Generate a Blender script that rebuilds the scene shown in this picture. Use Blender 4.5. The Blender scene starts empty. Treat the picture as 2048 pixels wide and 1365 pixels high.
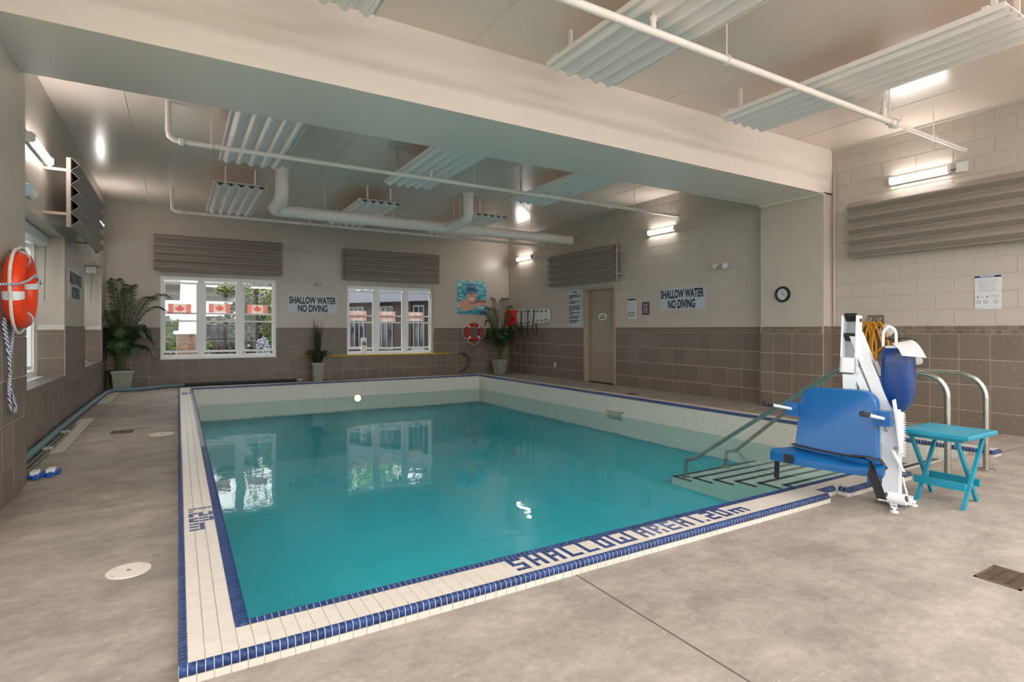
import bpy, math, random
from mathutils import Vector, Matrix
random.seed(7)
SC = bpy.context.scene
COL = SC.collection
V = Vector
R = math.radians
# ---------------------------------------------------------------- camera (level, yawed to the side, read off the vanishing points)
F, YH, CXP, VYP, H = 1112.0, 660.0, 1024.0, 357.0, 1.20
TH = math.atan((CXP - VYP) / F)
cam_d = bpy.data.cameras.new('camera'); cam = bpy.data.objects.new('camera', cam_d); COL.objects.link(cam)
cam.location = (0, 0, H); cam.rotation_euler = (R(90), 0, -TH)
cam_d.sensor_width = 36; cam_d.lens = 36 * F / 2048; cam_d.shift_y = -(682.5 - YH) / 2048
cam_d.clip_start = 0.05; cam_d.clip_end = 300
SC.camera = cam
# ---------------------------------------------------------------- sky, sun, exposure
SC.view_settings.view_transform = 'Standard'; SC.view_settings.look = 'None'
SC.view_settings.gamma = 1; SC.view_settings.use_curve_mapping = False
SC.view_settings.exposure = 0.35
SC.cycles.use_denoising = True
SC.cycles.max_bounces = 8; SC.cycles.diffuse_bounces = 5; SC.cycles.glossy_bounces = 4
SC.cycles.transparent_max_bounces = 16; SC.cycles.sample_clamp_indirect = 6
W = bpy.data.worlds.new('world'); SC.world = W; W.use_nodes = True
wn = W.node_tree.nodes; wn.clear()
wb = wn.new('ShaderNodeBackground'); wb.inputs[0].default_value = (1.0, .985, .975, 1); wb.inputs['Strength'].default_value = 3.4   # bright hazy sky
wo = wn.new('ShaderNodeOutputWorld'); W.node_tree.links.new(wb.outputs[0], wo.inputs[0])
sun_d = bpy.data.lights.new('sun', 'SUN'); sun_d.energy = 3.2; sun_d.angle = R(0.6); sun_d.color = (1, .95, .86)
sun = bpy.data.objects.new('sun', sun_d); COL.objects.link(sun)
sun.rotation_euler = (R(44), 0, R(78)); sun.location = (0, 0, 20)
LAMP = 36.0            # strength of the tube lamps' diffusers
# ---------------------------------------------------------------- pixel helpers: a direction from the photo, a distance from the surface it lies on
_fw = V((math.sin(TH), math.cos(TH), 0)); _rt = V((math.cos(TH), -math.sin(TH), 0)); _up = V((0, 0, 1)); _C = V((0, 0, H))
def ray(u, v): return _fw + _rt * ((u - CXP) / F) + _up * ((YH - v) / F)
def atZ(u, v, z=0.0): r = ray(u, v); return _C + r * ((z - H) / r.z)
def atX(u, v, x): r = ray(u, v); return _C + r * (x / r.x)
def atY(u, v, y): r = ray(u, v); return _C + r * (y / r.y)
def atK(u, v, k): return _C + ray(u, v) * k
# ---------------------------------------------------------------- materials
def lin(c):
    c = c / 255.0
    return c / 12.92 if c <= .04045 else ((c + .055) / 1.055) ** 2.4
def rgb(r, g, b): return (lin(r), lin(g), lin(b), 1)
MATS = {}
def mat(name, col, rough=.5, metal=0, spec=.5, noise=0, nscale=6, bump=0, bscale=40, rand=0, emit=0, col2=None, dist=1.0, alpha=1, coat=0, stretch=None, detail=4, trans=0):
    if name in MATS: return MATS[name]
    m = bpy.data.materials.new(name); m.use_nodes = True; MATS[name] = m
    nt = m.node_tree; b = nt.nodes['Principled BSDF']; L = nt.links.new
    b.inputs['Base Color'].default_value = col; b.inputs['Roughness'].default_value = rough
    b.inputs['Metallic'].default_value = metal; b.inputs['Specular IOR Level'].default_value = spec
    b.inputs['Alpha'].default_value = alpha; b.inputs['Coat Weight'].default_value = coat
    b.inputs['Transmission Weight'].default_value = trans
    if emit:
        b.inputs['Emission Color'].default_value = col; b.inputs['Emission Strength'].default_value = emit
    tc = None
    if noise or bump:
        tc = nt.nodes.new('ShaderNodeTexCoord'); co = tc.outputs['Object']
        if stretch:
            mp = nt.nodes.new('ShaderNodeMapping'); mp.inputs['Scale'].default_value = stretch; L(co, mp.inputs[0]); co = mp.outputs[0]
    out = None
    if noise:
        n = nt.nodes.new('ShaderNodeTexNoise'); n.inputs['Scale'].default_value = nscale; n.inputs['Detail'].default_value = detail
        n.inputs['Roughness'].default_value = .65; L(co, n.inputs['Vector'])
        rp = nt.nodes.new('ShaderNodeMapRange'); rp.inputs[1].default_value = .3; rp.inputs[2].default_value = .7; L(n.outputs['Fac'], rp.inputs[0])
        mx = nt.nodes.new('ShaderNodeMix'); mx.data_type = 'RGBA'; L(rp.outputs[0], mx.inputs[0])
        c2 = col2 or tuple(min(1, x * (1 + noise)) for x in col[:3]) + (1,)
        c1 = col if col2 else tuple(x * (1 - noise) for x in col[:3]) + (1,)
        mx.inputs[6].default_value = c1; mx.inputs[7].default_value = c2; out = mx.outputs[2]
    if rand:
        oi = nt.nodes.new('ShaderNodeObjectInfo'); mr = nt.nodes.new('ShaderNodeMapRange'); L(oi.outputs['Random'], mr.inputs[0])
        mr.inputs[3].default_value = 1 - rand; mr.inputs[4].default_value = 1 + rand
        hs = nt.nodes.new('ShaderNodeHueSaturation'); L(mr.outputs[0], hs.inputs['Value'])
        if out: L(out, hs.inputs['Color'])
        else: hs.inputs['Color'].default_value = col
        out = hs.outputs[0]
    if out: L(out, b.inputs['Base Color'])
    if bump:
        n2 = nt.nodes.new('ShaderNodeTexNoise'); n2.inputs['Scale'].default_value = bscale; n2.inputs['Detail'].default_value = 3; L(co, n2.inputs['Vector'])
        bp = nt.nodes.new('ShaderNodeBump'); bp.inputs['Strength'].default_value = bump; bp.inputs['Distance'].default_value = .01 * dist
        L(n2.outputs['Fac'], bp.inputs['Height']); L(bp.outputs[0], b.inputs['Normal'])
    return m
def concrete():
    m = bpy.data.materials.new('concrete'); m.use_nodes = True; nt = m.node_tree; b = nt.nodes['Principled BSDF']; L = nt.links.new
    tc = nt.nodes.new('ShaderNodeTexCoord')
    def nz(scale, det, rough, st=(1, 1, 1), d=0.0):
        mp = nt.nodes.new('ShaderNodeMapping'); mp.inputs['Scale'].default_value = st; L(tc.outputs['Object'], mp.inputs[0])
        n = nt.nodes.new('ShaderNodeTexNoise'); n.inputs['Scale'].default_value = scale; n.inputs['Detail'].default_value = det
        n.inputs['Roughness'].default_value = rough; n.inputs['Distortion'].default_value = d; L(mp.outputs[0], n.inputs['Vector']); return n.outputs['Fac']
    def ramp(f, a, c0, c1, bb):
        r = nt.nodes.new('ShaderNodeValToRGB'); r.color_ramp.elements[0].position = a; r.color_ramp.elements[1].position = bb
        r.color_ramp.elements[0].color = c0; r.color_ramp.elements[1].color = c1; L(f, r.inputs[0]); return r.outputs[0]
    def mix(a, bb, f, mode='MIX'):
        x = nt.nodes.new('ShaderNodeMix'); x.data_type = 'RGBA'; x.blend_type = mode
        if isinstance(f, float): x.inputs[0].default_value = f
        else: L(f, x.inputs[0])
        L(a, x.inputs[6]); L(bb, x.inputs[7]); return x.outputs[2]
    base = ramp(nz(.9, 6, .65, d=.1), .36, rgb(134, 123, 114), rgb(175, 161, 148), .62)
    blot = ramp(nz(3.4, 9, .74, (1, 1.5, 1), .15), .40, rgb(107, 100, 94), rgb(191, 178, 166), .66)
    fine = ramp(nz(38, 5, .7), .3, rgb(120, 113, 106), rgb(190, 181, 170), .75)
    c = mix(base, blot, .48); c = mix(c, fine, .2)
    fl = nz(8, 9, .78, (1, 1.9, 1), .2)
    pale = nt.nodes.new('ShaderNodeMapRange'); pale.inputs[1].default_value = .60; pale.inputs[2].default_value = .74; pale.inputs[4].default_value = .55; L(fl, pale.inputs[0])
    cc = nt.nodes.new('ShaderNodeRGB'); cc.outputs[0].default_value = rgb(210, 196, 185)
    c = mix(c, cc.outputs[0], pale.outputs[0]); L(c, b.inputs['Base Color'])
    rr = nt.nodes.new('ShaderNodeMapRange'); rr.inputs[3].default_value = .45; rr.inputs[4].default_value = .75; L(nz(2.5, 4, .6), rr.inputs[0]); L(rr.outputs[0], b.inputs['Roughness'])
    b.inputs['Specular IOR Level'].default_value = .35
    bp = nt.nodes.new('ShaderNodeBump'); bp.inputs['Strength'].default_value = .25; bp.inputs['Distance'].default_value = .004
    L(nz(60, 5, .7), bp.inputs['Height']); L(bp.outputs[0], b.inputs['Normal'])
    MATS['concrete'] = m; return m
def two_sided(nt, fr, ior):              # same reflectance from either side of a thin sheet
    ge = nt.nodes.new('ShaderNodeNewGeometry'); mr = nt.nodes.new('ShaderNodeMapRange'); nt.links.new(ge.outputs['Backfacing'], mr.inputs[0])
    mr.inputs[3].default_value = ior; mr.inputs[4].default_value = 1 / ior; nt.links.new(mr.outputs[0], fr.inputs[0])
def water():
    m = bpy.data.materials.new('water'); m.use_nodes = True; nt = m.node_tree; nt.nodes.clear(); L = nt.links.new
    o = nt.nodes.new('ShaderNodeOutputMaterial'); t = nt.nodes.new('ShaderNodeBsdfTransparent'); t.inputs[0].default_value = (.76, .95, .955, 1)
    g = nt.nodes.new('ShaderNodeBsdfGlossy'); g.inputs['Roughness'].default_value = .015
    fr = nt.nodes.new('ShaderNodeFresnel'); two_sided(nt, fr, 1.33)
    tc = nt.nodes.new('ShaderNodeTexCoord'); hs = []
    for sc, dt in ((1.6, 2), (7.0, 3)):
        n = nt.nodes.new('ShaderNodeTexNoise'); n.inputs['Scale'].default_value = sc; n.inputs['Detail'].default_value = dt; L(tc.outputs['Object'], n.inputs['Vector']); hs.append(n.outputs[0])
    ma = nt.nodes.new('ShaderNodeMath'); ma.operation = 'MULTIPLY_ADD'; L(hs[1], ma.inputs[0]); ma.inputs[1].default_value = .22; L(hs[0], ma.inputs[2])
    bp = nt.nodes.new('ShaderNodeBump'); bp.inputs['Strength'].default_value = .10; bp.inputs['Distance'].default_value = .03; L(ma.outputs[0], bp.inputs['Height'])
    L(bp.outputs[0], g.inputs['Normal']); L(bp.outputs[0], fr.inputs['Normal'])
    mx = nt.nodes.new('ShaderNodeMixShader'); L(fr.outputs[0], mx.inputs[0]); L(t.outputs[0], mx.inputs[1]); L(g.outputs[0], mx.inputs[2]); L(mx.outputs[0], o.inputs[0])
    return m
def glass(name='window glass', tint=(.93, .96, .96, 1)):
    if name in MATS: return MATS[name]
    m = bpy.data.materials.new(name); m.use_nodes = True; nt = m.node_tree; nt.nodes.clear(); L = nt.links.new
    o = nt.nodes.new('ShaderNodeOutputMaterial'); t = nt.nodes.new('ShaderNodeBsdfTransparent'); t.inputs[0].default_value = tint
    g = nt.nodes.new('ShaderNodeBsdfGlossy'); g.inputs['Roughness'].default_value = .01
    fr = nt.nodes.new('ShaderNodeFresnel'); two_sided(nt, fr, 1.45)
    mx = nt.nodes.new('ShaderNodeMixShader'); L(fr.outputs[0], mx.inputs[0]); L(t.outputs[0], mx.inputs[1]); L(g.outputs[0], mx.inputs[2]); L(mx.outputs[0], o.inputs[0])
    MATS[name] = m; return m
def film(name, col):                      # thin print that lets daylight through
    if name in MATS: return MATS[name]
    m = bpy.data.materials.new(name); m.use_nodes = True; nt = m.node_tree; nt.nodes.clear(); L = nt.links.new; MATS[name] = m
    o = nt.nodes.new('ShaderNodeOutputMaterial'); d = nt.nodes.new('ShaderNodeBsdfDiffuse'); t = nt.nodes.new('ShaderNodeBsdfTranslucent'); mx = nt.nodes.new('ShaderNodeMixShader')
    d.inputs[0].default_value = col; t.inputs[0].default_value = col; mx.inputs[0].default_value = .6; L(d.outputs[0], mx.inputs[1]); L(t.outputs[0], mx.inputs[2]); L(mx.outputs[0], o.inputs[0]); return m
def bricktex(name, c1, c2, mortar, scale, bw, bh, ms=.02, rough=.5, off=0.0, bump=.3, axes='XZ', msmooth=.1):
    m = bpy.data.materials.new(name); m.use_nodes = True; nt = m.node_tree; b = nt.nodes['Principled BSDF']; L = nt.links.new
    tc = nt.nodes.new('ShaderNodeTexCoord'); sp = nt.nodes.new('ShaderNodeSeparateXYZ'); cb = nt.nodes.new('ShaderNodeCombineXYZ'); L(tc.outputs['Object'], sp.inputs[0])
    L(sp.outputs[axes[0]], cb.inputs[0]); L(sp.outputs[axes[1]], cb.inputs[1])
    t = nt.nodes.new('ShaderNodeTexBrick'); t.offset = off; t.inputs['Scale'].default_value = scale; t.inputs['Brick Width'].default_value = bw; t.inputs['Row Height'].default_value = bh
    t.inputs['Mortar Size'].default_value = ms; t.inputs['Mortar Smooth'].default_value = msmooth
    t.inputs['Color1'].default_value = c1; t.inputs['Color2'].default_value = c2; t.inputs['Mortar'].default_value = mortar
    L(cb.outputs[0], t.inputs['Vector']); L(t.outputs['Color'], b.inputs['Base Color']); b.inputs['Roughness'].default_value = rough
    bp = nt.nodes.new('ShaderNodeBump'); bp.invert = True; bp.inputs['Strength'].default_value = bump; bp.inputs['Distance'].default_value = .004
    L(t.outputs['Fac'], bp.inputs['Height']); L(bp.outputs[0], b.inputs['Normal'])
    MATS[name] = m; return m
PAINT = mat('wall paint', rgb(192, 181, 171), .34, bump=.10, bscale=14, noise=.03, nscale=1.5)
CEILP = mat('ceiling gloss paint', rgb(229, 213, 201), .23, bump=.22, bscale=5, dist=.6, stretch=(.35, 1.6, 1))
BEAMP = mat('beam paint', rgb(238, 227, 220), .30, bump=.08, bscale=6, stretch=(.6, 2, 2))
TILE = mat('brown wall tile', rgb(121, 107, 96), .42, noise=.20, nscale=7, rand=.10, detail=5)
GROUT = mat('tile grout', rgb(200, 184, 166), .8)
MOS = mat('mosaic tile', rgb(122, 106, 94), .45, rand=.22)
MOSG = mat('mosaic band', rgb(122, 106, 94), .45, noise=.14, nscale=24)
WHITE = mat('white enamel', rgb(225, 226, 226), .35)
PANELW = mat('white corrugated metal', rgb(247, 236, 234), .38)
PANELG = mat('taupe corrugated metal', rgb(146, 135, 127), .6)
CREAM = mat('cream pool tile', rgb(216, 206, 195), .3, rand=.03)
CREAMB = mat('cream tile bed', rgb(230, 222, 213), .6)
BLUE = mat('blue glazed tile', rgb(38, 62, 112), .30, spec=.35, rand=.22)
BLACK = mat('black rubber', rgb(22, 22, 24), .5)
DARK = mat('dark print', rgb(22, 26, 36), .5)
STEEL = mat('stainless steel', rgb(176, 168, 155), .28, metal=1)
CONC = concrete()
WATER = water()
GLASS = glass()
# ---------------------------------------------------------------- mesh building
ORG = {}
class MB:
    def __init__(s, xf=None): s.v = []; s.f = []; s.m = []; s.xf = xf; s.mi = 0
    def add(s, vs, fs):
        n = len(s.v)
        s.v += [(s.xf @ V(p)) if s.xf else V(p) for p in vs]
        s.f += [tuple(i + n for i in f) for f in fs]; s.m += [s.mi] * len(fs); return s
    def box(s, a, b):
        x0, y0, z0 = a; x1, y1, z1 = b
        vs = [(x, y, z) for z in (min(z0, z1), max(z0, z1)) for y in (min(y0, y1), max(y0, y1)) for x in (min(x0, x1), max(x0, x1))]
        return s.add(vs, [(0, 2, 3, 1), (4, 5, 7, 6), (0, 1, 5, 4), (2, 6, 7, 3), (0, 4, 6, 2), (1, 3, 7, 5)])
    def bev(s, a, b, r):       # box with chamfered edges
        x0, y0, z0 = [min(p, q) for p, q in zip(a, b)]; x1, y1, z1 = [max(p, q) for p, q in zip(a, b)]
        vs = []; idx = {}
        for i, x in enumerate((x0, x1)):
            for j, y in enumerate((y0, y1)):
                for k, z in enumerate((z0, z1)):
                    sx, sy, sz = (r if i == 0 else -r), (r if j == 0 else -r), (r if k == 0 else -r)
                    for ax, p in enumerate(((x, y + sy, z + sz), (x + sx, y, z + sz), (x + sx, y + sy, z))):
                        idx[(i, j, k, ax)] = len(vs); vs.append(p)
        I = lambda i, j, k, ax: idx[(i, j, k, ax)]
        fs = []
        for t in (0, 1):
            fs += [(I(t, 0, 0, 0), I(t, 0, 1, 0), I(t, 1, 1, 0), I(t, 1, 0, 0)), (I(0, t, 0, 1), I(1, t, 0, 1), I(1, t, 1, 1), I(0, t, 1, 1)), (I(0, 0, t, 2), I(0, 1, t, 2), I(1, 1, t, 2), I(1, 0, t, 2))]
            for w in (0, 1):
                fs += [(I(t, w, 0, 0), I(t, w, 1, 0), I(t, w, 1, 1), I(t, w, 0, 1)), (I(t, 0, w, 0), I(t, 1, w, 0), I(t, 1, w, 2), I(t, 0, w, 2)), (I(0, t, w, 1), I(1, t, w, 1), I(1, t, w, 2), I(0, t, w, 2))]
        for i in (0, 1):
            for j in (0, 1):
                for k in (0, 1): fs.append((I(i, j, k, 0), I(i, j, k, 1), I(i, j, k, 2)))
        return s.add(vs, fs)
    def tube(s, pts, r, n=10, cap=True, closed=False):
        pts = [V(p) for p in pts]; N = len(pts); rr = r if isinstance(r, (list, tuple)) else [r] * N
        vs = []; fs = []; prev = None
        for i, p in enumerate(pts):
            if closed: t = pts[(i + 1) % N] - pts[i - 1]
            else: t = (pts[min(i + 1, N - 1)] - pts[max(i - 1, 0)])
            t = t.normalized() if t.length > 1e-9 else V((0, 0, 1))
            if prev is None:
                a = V((0, 0, 1)) if abs(t.z) < .9 else V((1, 0, 0)); u = t.cross(a).normalized()
            else:
                u = prev - t * prev.dot(t); u = u.normalized() if u.length > 1e-6 else t.orthogonal().normalized()
            prev = u; w = t.cross(u)
            vs += [p + (u * math.cos(2 * math.pi * k / n) + w * math.sin(2 * math.pi * k / n)) * rr[i] for k in range(n)]
        for i in range(N if closed else N - 1):
            j = (i + 1) % N
            for k in range(n): fs.append((i * n + k, i * n + (k + 1) % n, j * n + (k + 1) % n, j * n + k))
        if cap and not closed: fs += [tuple(range(n - 1, -1, -1)), tuple((N - 1) * n + k for k in range(n))]
        return s.add(vs, fs)
    def cyl(s, a, b, r, n=16, r2=None): return s.tube([a, b], [r, r if r2 is None else r2], n)
    def lathe(s, c, prof, n=20, axis='Z'):
        vs = []; fs = []; c = V(c)
        for r, h in prof:
            for k in range(n):
                a = 2 * math.pi * k / n; p = (r * math.cos(a), r * math.sin(a), h)
                if axis == 'X': p = (h, r * math.cos(a), r * math.sin(a))
                if axis == 'Y': p = (r * math.cos(a), h, r * math.sin(a))
                vs.append(c + V(p))
        for i in range(len(prof) - 1):
            for k in range(n): fs.append((i * n + k, i * n + (k + 1) % n, (i + 1) * n + (k + 1) % n, (i + 1) * n + k))
        fs += [tuple(range(n - 1, -1, -1)), tuple((len(prof) - 1) * n + k for k in range(n))]
        return s.add(vs, fs)
    def prism(s, poly, o, ex, ey, ez):      # polygon in (ex, ey) from o, extruded along ez
        o, ex, ey, ez = V(o), V(ex), V(ey), V(ez); n = len(poly)
        lo = [o + ex * a + ey * b for a, b in poly]; hi = [p + ez for p in lo]
        return s.add(lo + hi, [tuple(range(n - 1, -1, -1)), tuple(range(n, 2 * n))] + [(i, (i + 1) % n, n + (i + 1) % n, n + i) for i in range(n)])
    def loft(s, rings, cap=True):
        n = len(rings[0]); vs = [p for r in rings for p in r]
        fs = [(i * n + k, i * n + (k + 1) % n, (i + 1) * n + (k + 1) % n, (i + 1) * n + k) for i in range(len(rings) - 1) for k in range(n)]
        if cap: fs += [tuple(range(n - 1, -1, -1)), tuple((len(rings) - 1) * n + k for k in range(n))]
        return s.add(vs, fs)
    def mesh(s, name, mats, smooth=False):
        me = bpy.data.meshes.new(name); me.from_pydata([tuple(p) for p in s.v], [], s.f)
        for m in (mats if isinstance(mats, (list, tuple)) else [mats]): me.materials.append(m)
        if max(s.m, default=0): me.polygons.foreach_set('material_index', s.m)
        if smooth:
            me.polygons.foreach_set('use_smooth', [True] * len(s.f))
            try: me.set_sharp_from_angle(angle=R(38))
            except Exception: pass
        me.update(); return me
    def build(s, name, mats, parent=None, smooth=False):
        if parent is not None: o0 = ORG[parent]
        else:
            xs = [p.x for p in s.v]; ys = [p.y for p in s.v]; zs = [p.z for p in s.v]
            o0 = V(((min(xs) + max(xs)) / 2, (min(ys) + max(ys)) / 2, min(zs)))
        s.v = [p - o0 for p in s.v]
        ob = bpy.data.objects.new(name, s.mesh(name, mats, smooth)); COL.objects.link(ob); ORG[ob] = o0
        if parent is not None: ob.parent = parent
        else: ob.location = o0
        return ob
def tag(o, label=None, cat=None, group=None, kind=None):
    if label: o['label'] = label
    if cat: o['category'] = cat
    if group: o['group'] = group
    if kind: o['kind'] = kind
    return o
def thing(name, label, cat, loc, group=None, kind=None):
    o = bpy.data.objects.new(name, None); COL.objects.link(o); o.location = loc; o.empty_display_size = .1; ORG[o] = V(loc)
    return tag(o, label, cat, group, kind)
def piece(name, me, parent, loc, rot=None, scale=None):          # a repeated piece: shared mesh, world position
    o = bpy.data.objects.new(name, me); COL.objects.link(o); o.parent = parent; o.location = V(loc) - ORG[parent]; ORG[o] = V(loc)
    if rot is not None: o.rotation_euler = rot
    if scale is not None: o.scale = scale
    return o
def text(body, parent, org, ex, ey, width, height, m, name='lettering', depth=.002, bold=.012):
    cu = bpy.data.curves.new(name, 'FONT'); cu.body = body; cu.size = 1; cu.offset = bold; cu.extrude = .0; cu.align_x = 'CENTER'; cu.align_y = 'BOTTOM_BASELINE'
    cu.materials.append(m)
    o = bpy.data.objects.new(name, cu); COL.objects.link(o); o.parent = parent
    bpy.context.view_layer.update(); d = o.dimensions
    ex, ey = V(ex), V(ey); ez = ex.cross(ey); sx = width / max(d.x, 1e-6); sy = height / .70
    M = Matrix((ex * sx, ey * sy, ez)).transposed().to_4x4(); M.translation = V(org) + ez * depth - ORG[parent]
    me = bpy.data.meshes.new_from_object(o.evaluated_get(bpy.context.evaluated_depsgraph_get())); bpy.data.objects.remove(o)
    if not me.materials: me.materials.append(m)
    o = bpy.data.objects.new(name, me); COL.objects.link(o); o.parent = parent
    o.matrix_local = M; ORG[o] = V(org); return o
# ================================================================ THE SHELL
XL, XR, YB, YF0, ZC = -1.24, 8.12, 13.72, -2.8, 3.80      # side walls, window wall, wall behind the viewpoint, ceiling
WT = 1.25                                                # top of the tiled dado
BY0, BY1, BZ = 4.52, 5.52, 3.15                          # beam
PXI, PXO, PYO, PYI, PYB = .237, 6.53, 2.172, 2.42, 12.5  # pool rim
WZ, PZ, CZ = -.29, -.62, .06                             # water level, basin floor, coping top
# ---- floor (deck around the basin)
f = MB()
f.box((XL - .3, YF0 - .3, -.8), (PXI - .02, YB + .3, 0)); f.box((PXI - .02, YF0 - .3, -.8), (PXO + .02, 2.34, 0))
f.box((PXI - .02, 2.34, -.8), (5.04, 2.40, 0)); f.box((PXO + .02, YF0 - .3, -.8), (XR + .3, YB + .3, 0)); f.box((PXI - .02, PYB + .02, -.8), (PXO + .02, YB + .3, 0))
floor = tag(f.build('floor', CONC), 'mottled beige grey concrete pool deck', 'floor', kind='structure')
MB().box((1.664, YF0, -.001), (1.672, 2.17, .0012)).build('saw_cut_joint', mat('joint', rgb(96, 86, 76), .9), floor)
MB().box((6.76, 2.19, -.001), (XR, 2.196, .0012)).build('saw_cut_joint', MATS['joint'], floor)
# ---- ceiling
c = MB().box((XL - .3, YF0 - .3, ZC), (XR + .3, YB + .3, ZC + .2)).build('ceiling', CEILP)
tag(c, 'glossy beige painted ceiling with thin panel seams', 'ceiling', kind='structure')
for x, y0, y1 in ((-.52, BY1, YB), (2.03, BY1, YB), (4.57, BY1, YB), (7.2, BY1, YB), (2.29, YF0, BY0), (4.74, YF0, BY0), (7.22, YF0, BY0)):
    MB().box((x - .008, y0, ZC - .006), (x + .008, y1, ZC + .01)).build('seam', mat('seam paint', rgb(222, 213, 200), .35), c)
b = MB().box((XL - .1, BY0, BZ), (XR + .1, BY1, ZC + .01)).build('beam', BEAMP)
tag(b, 'deep painted beam spanning the room above the pool', 'beam', kind='structure')
for nm, xa, xb, ya, yb, lb in (('pillar', XL - .1, -1.02, BY0, 5.64, 'tiled pilaster carrying the beam beside the large life ring'), ('pillar', 7.90, XR + .1, BY0, BY1, 'tiled pilaster carrying the beam with the wall clock on it')):
    p = MB().box((xa, ya, 0), (xb, yb, BZ + .02)).build(nm, PAINT); tag(p, lb, 'pilaster', kind='structure')
    if xa < 0: PIL_L = p
    else: PIL_R = p
MB().box((7.85, BY0 - .02, BZ - .03), (7.90, BY1, BZ)).build('bead', MATS['seam paint'], PIL_R)
# ---- walls as solid boxes round their openings
def wall_boxes(name, axis, pos, out, a0, a1, z0, z1, holes, label, m=PAINT):
    w = MB(); holes = sorted(holes)
    def bx(p, q, r, t):
        if q - p < 1e-4 or t - r < 1e-4: return
        if axis == 'X': w.box((pos, p, r), (pos + out, q, t))
        else: w.box((p, pos, r), (q, pos + out, t))
    cur = a0
    for h0, h1, hz0, hz1 in holes:
        bx(cur, h0, z0, z1); bx(h0, h1, z0, hz0); bx(h0, h1, hz1, z1); cur = h1
    bx(cur, a1, z0, z1)
    return tag(w.build(name, m), label, 'wall', kind='structure')
W1, W2 = (-.322, 1.918, .59, 2.33), (3.53, 5.80, .59, 2.29)
N1, N2 = (6.74, 8.97, .61, 2.37), (10.69, 12.92, .61, 2.37)
DR = (9.16, 10.25, 0, 2.165)
wall_back = wall_boxes('wall_back', 'Y', YB, .25, XL - .3, XR + .3, -.1, ZC + .1, [W1, W2], 'beige end wall with two wide windows and tiled dado')
wall_left = wall_boxes('wall_left', 'X', XL, -.30, YF0 - .2, YB + .1, -.1, ZC + .1, [(-2.3, .9, .6, 2.9), (1.3, 4.3, .6, 2.9), N1, N2], 'beige side wall with deep recessed windows')
wall_right = wall_boxes('wall_right', 'X', XR, .22, YF0 - .2, YB + .1, -.1, ZC + .1, [DR], 'beige painted block wall with the beige door')
wall_front = wall_boxes('wall_front', 'Y', YF0, -.22, XL - .3, XR + .3, -.1, ZC + .1, [(-.9, 3.4, .3, 3.1), (4.0, 7.8, .3, 3.1)], 'beige end wall opposite the two wide windows')
# ---- dado tiles: every tile a piece of its wall
def tile_mesh(name, m, bev=.012):
    t = MB(); e = .5 - bev
    t.add([(-.5, -.5, 0), (.5, -.5, 0), (.5, .5, 0), (-.5, .5, 0), (-e, -e, 1), (e, -e, 1), (e, e, 1), (-e, e, 1)],
          [(4, 5, 6, 7), (0, 1, 5, 4), (1, 2, 6, 5), (2, 3, 7, 6), (3, 0, 4, 7)])
    return t.mesh(name, m)
TM, MM, BM = tile_mesh('wall_tile', TILE), tile_mesh('mosaic_tile', MOS, .05), tile_mesh('block', PAINT, .008)
CUT = dict(px=(R(90), 0, R(90)), nx=(R(90), 0, R(-90)), ny=(R(90), 0, 0))   # facing +X, -X, -Y
def fill(w, facing, pos, a0, a1, zs, pitch, me, name, holes=(), gap=.0075, thick=.008, start=0.0, stagger=False, limit=None, far=None, farm=None):
    """lay pieces on a wall between a0 and a1; rows given by zs; returns nothing"""
    rest = MB(); made = 0; todo = []
    for ri in range(len(zs) - 1):
        z0, z1 = sorted((zs[ri], zs[ri + 1])); s = a0 + start - (pitch / 2 if stagger and ri % 2 else 0)
        while s > a0: s -= pitch
        while s < a1 - 1e-6:
            p, q = max(s, a0), min(s + pitch, a1); s += pitch
            rects = [(p, q, z0, z1)]
            for h in holes:
                nr = []
                for (p1, q1, r1, t1) in rects:
                    if q1 <= h[0] or p1 >= h[1] or t1 <= h[2] or r1 >= h[3]: nr.append((p1, q1, r1, t1)); continue
                    if p1 < h[0]: nr.append((p1, h[0], r1, t1))
                    if q1 > h[1]: nr.append((h[1], q1, r1, t1))
                    m0, m1 = max(p1, h[0]), min(q1, h[1])
                    if r1 < h[2]: nr.append((m0, m1, r1, h[2]))
                    if t1 > h[3]: nr.append((m0, m1, h[3], t1))
                rects = nr
            todo += [r for r in rects if r[1] - r[0] > .02 and r[3] - r[2] > .02]
    for (p, q, r, t) in todo:
        ca, cz = (p + q) / 2, (r + t) / 2
        loc = (pos, ca, cz) if facing in ('px', 'nx') else (ca, pos, cz)
        sc = (q - p - gap, t - r - gap, thick)
        if far is not None and far(ca, cz):
            d = 1 if facing == 'px' else -1; g = gap / 2
            if facing == 'ny': rest.box((p + g, pos - thick, r + g), (q - g, pos, t - g))
            else: rest.box((pos, p + g, r + g), (pos + d * thick, q - g, t - g))
        else: piece(name, me, w, loc, CUT[facing], sc)
    if rest.v: rest.build(name + '_field', farm, w)['kind'] = 'stuff'
ROWS = [0, .235, .540, .845, 1.150]; MROWS = [1.150, 1.199, 1.248]
def bed(w, facing, pos, a0, a1, z0, z1, holes=()):      # grout bed behind the tiles
    g = MB(); cur = a0; d = {'px': 1, 'nx': -1, 'ny': -1}[facing] * .003
    def bx(p, q, r, t):
        if q > p and t > r: (g.box((p, pos, r), (q, pos + d, t)) if facing == 'ny' else g.box((pos, p, r), (pos + d, q, t)))
    for h in sorted(holes): bx(cur, h[0], z0, z1); bx(h[0], h[1], z0, min(h[2], z1)); cur = h[1]
    bx(cur, a1, z0, z1); g.build('grout_bed', GROUT, w)
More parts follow.
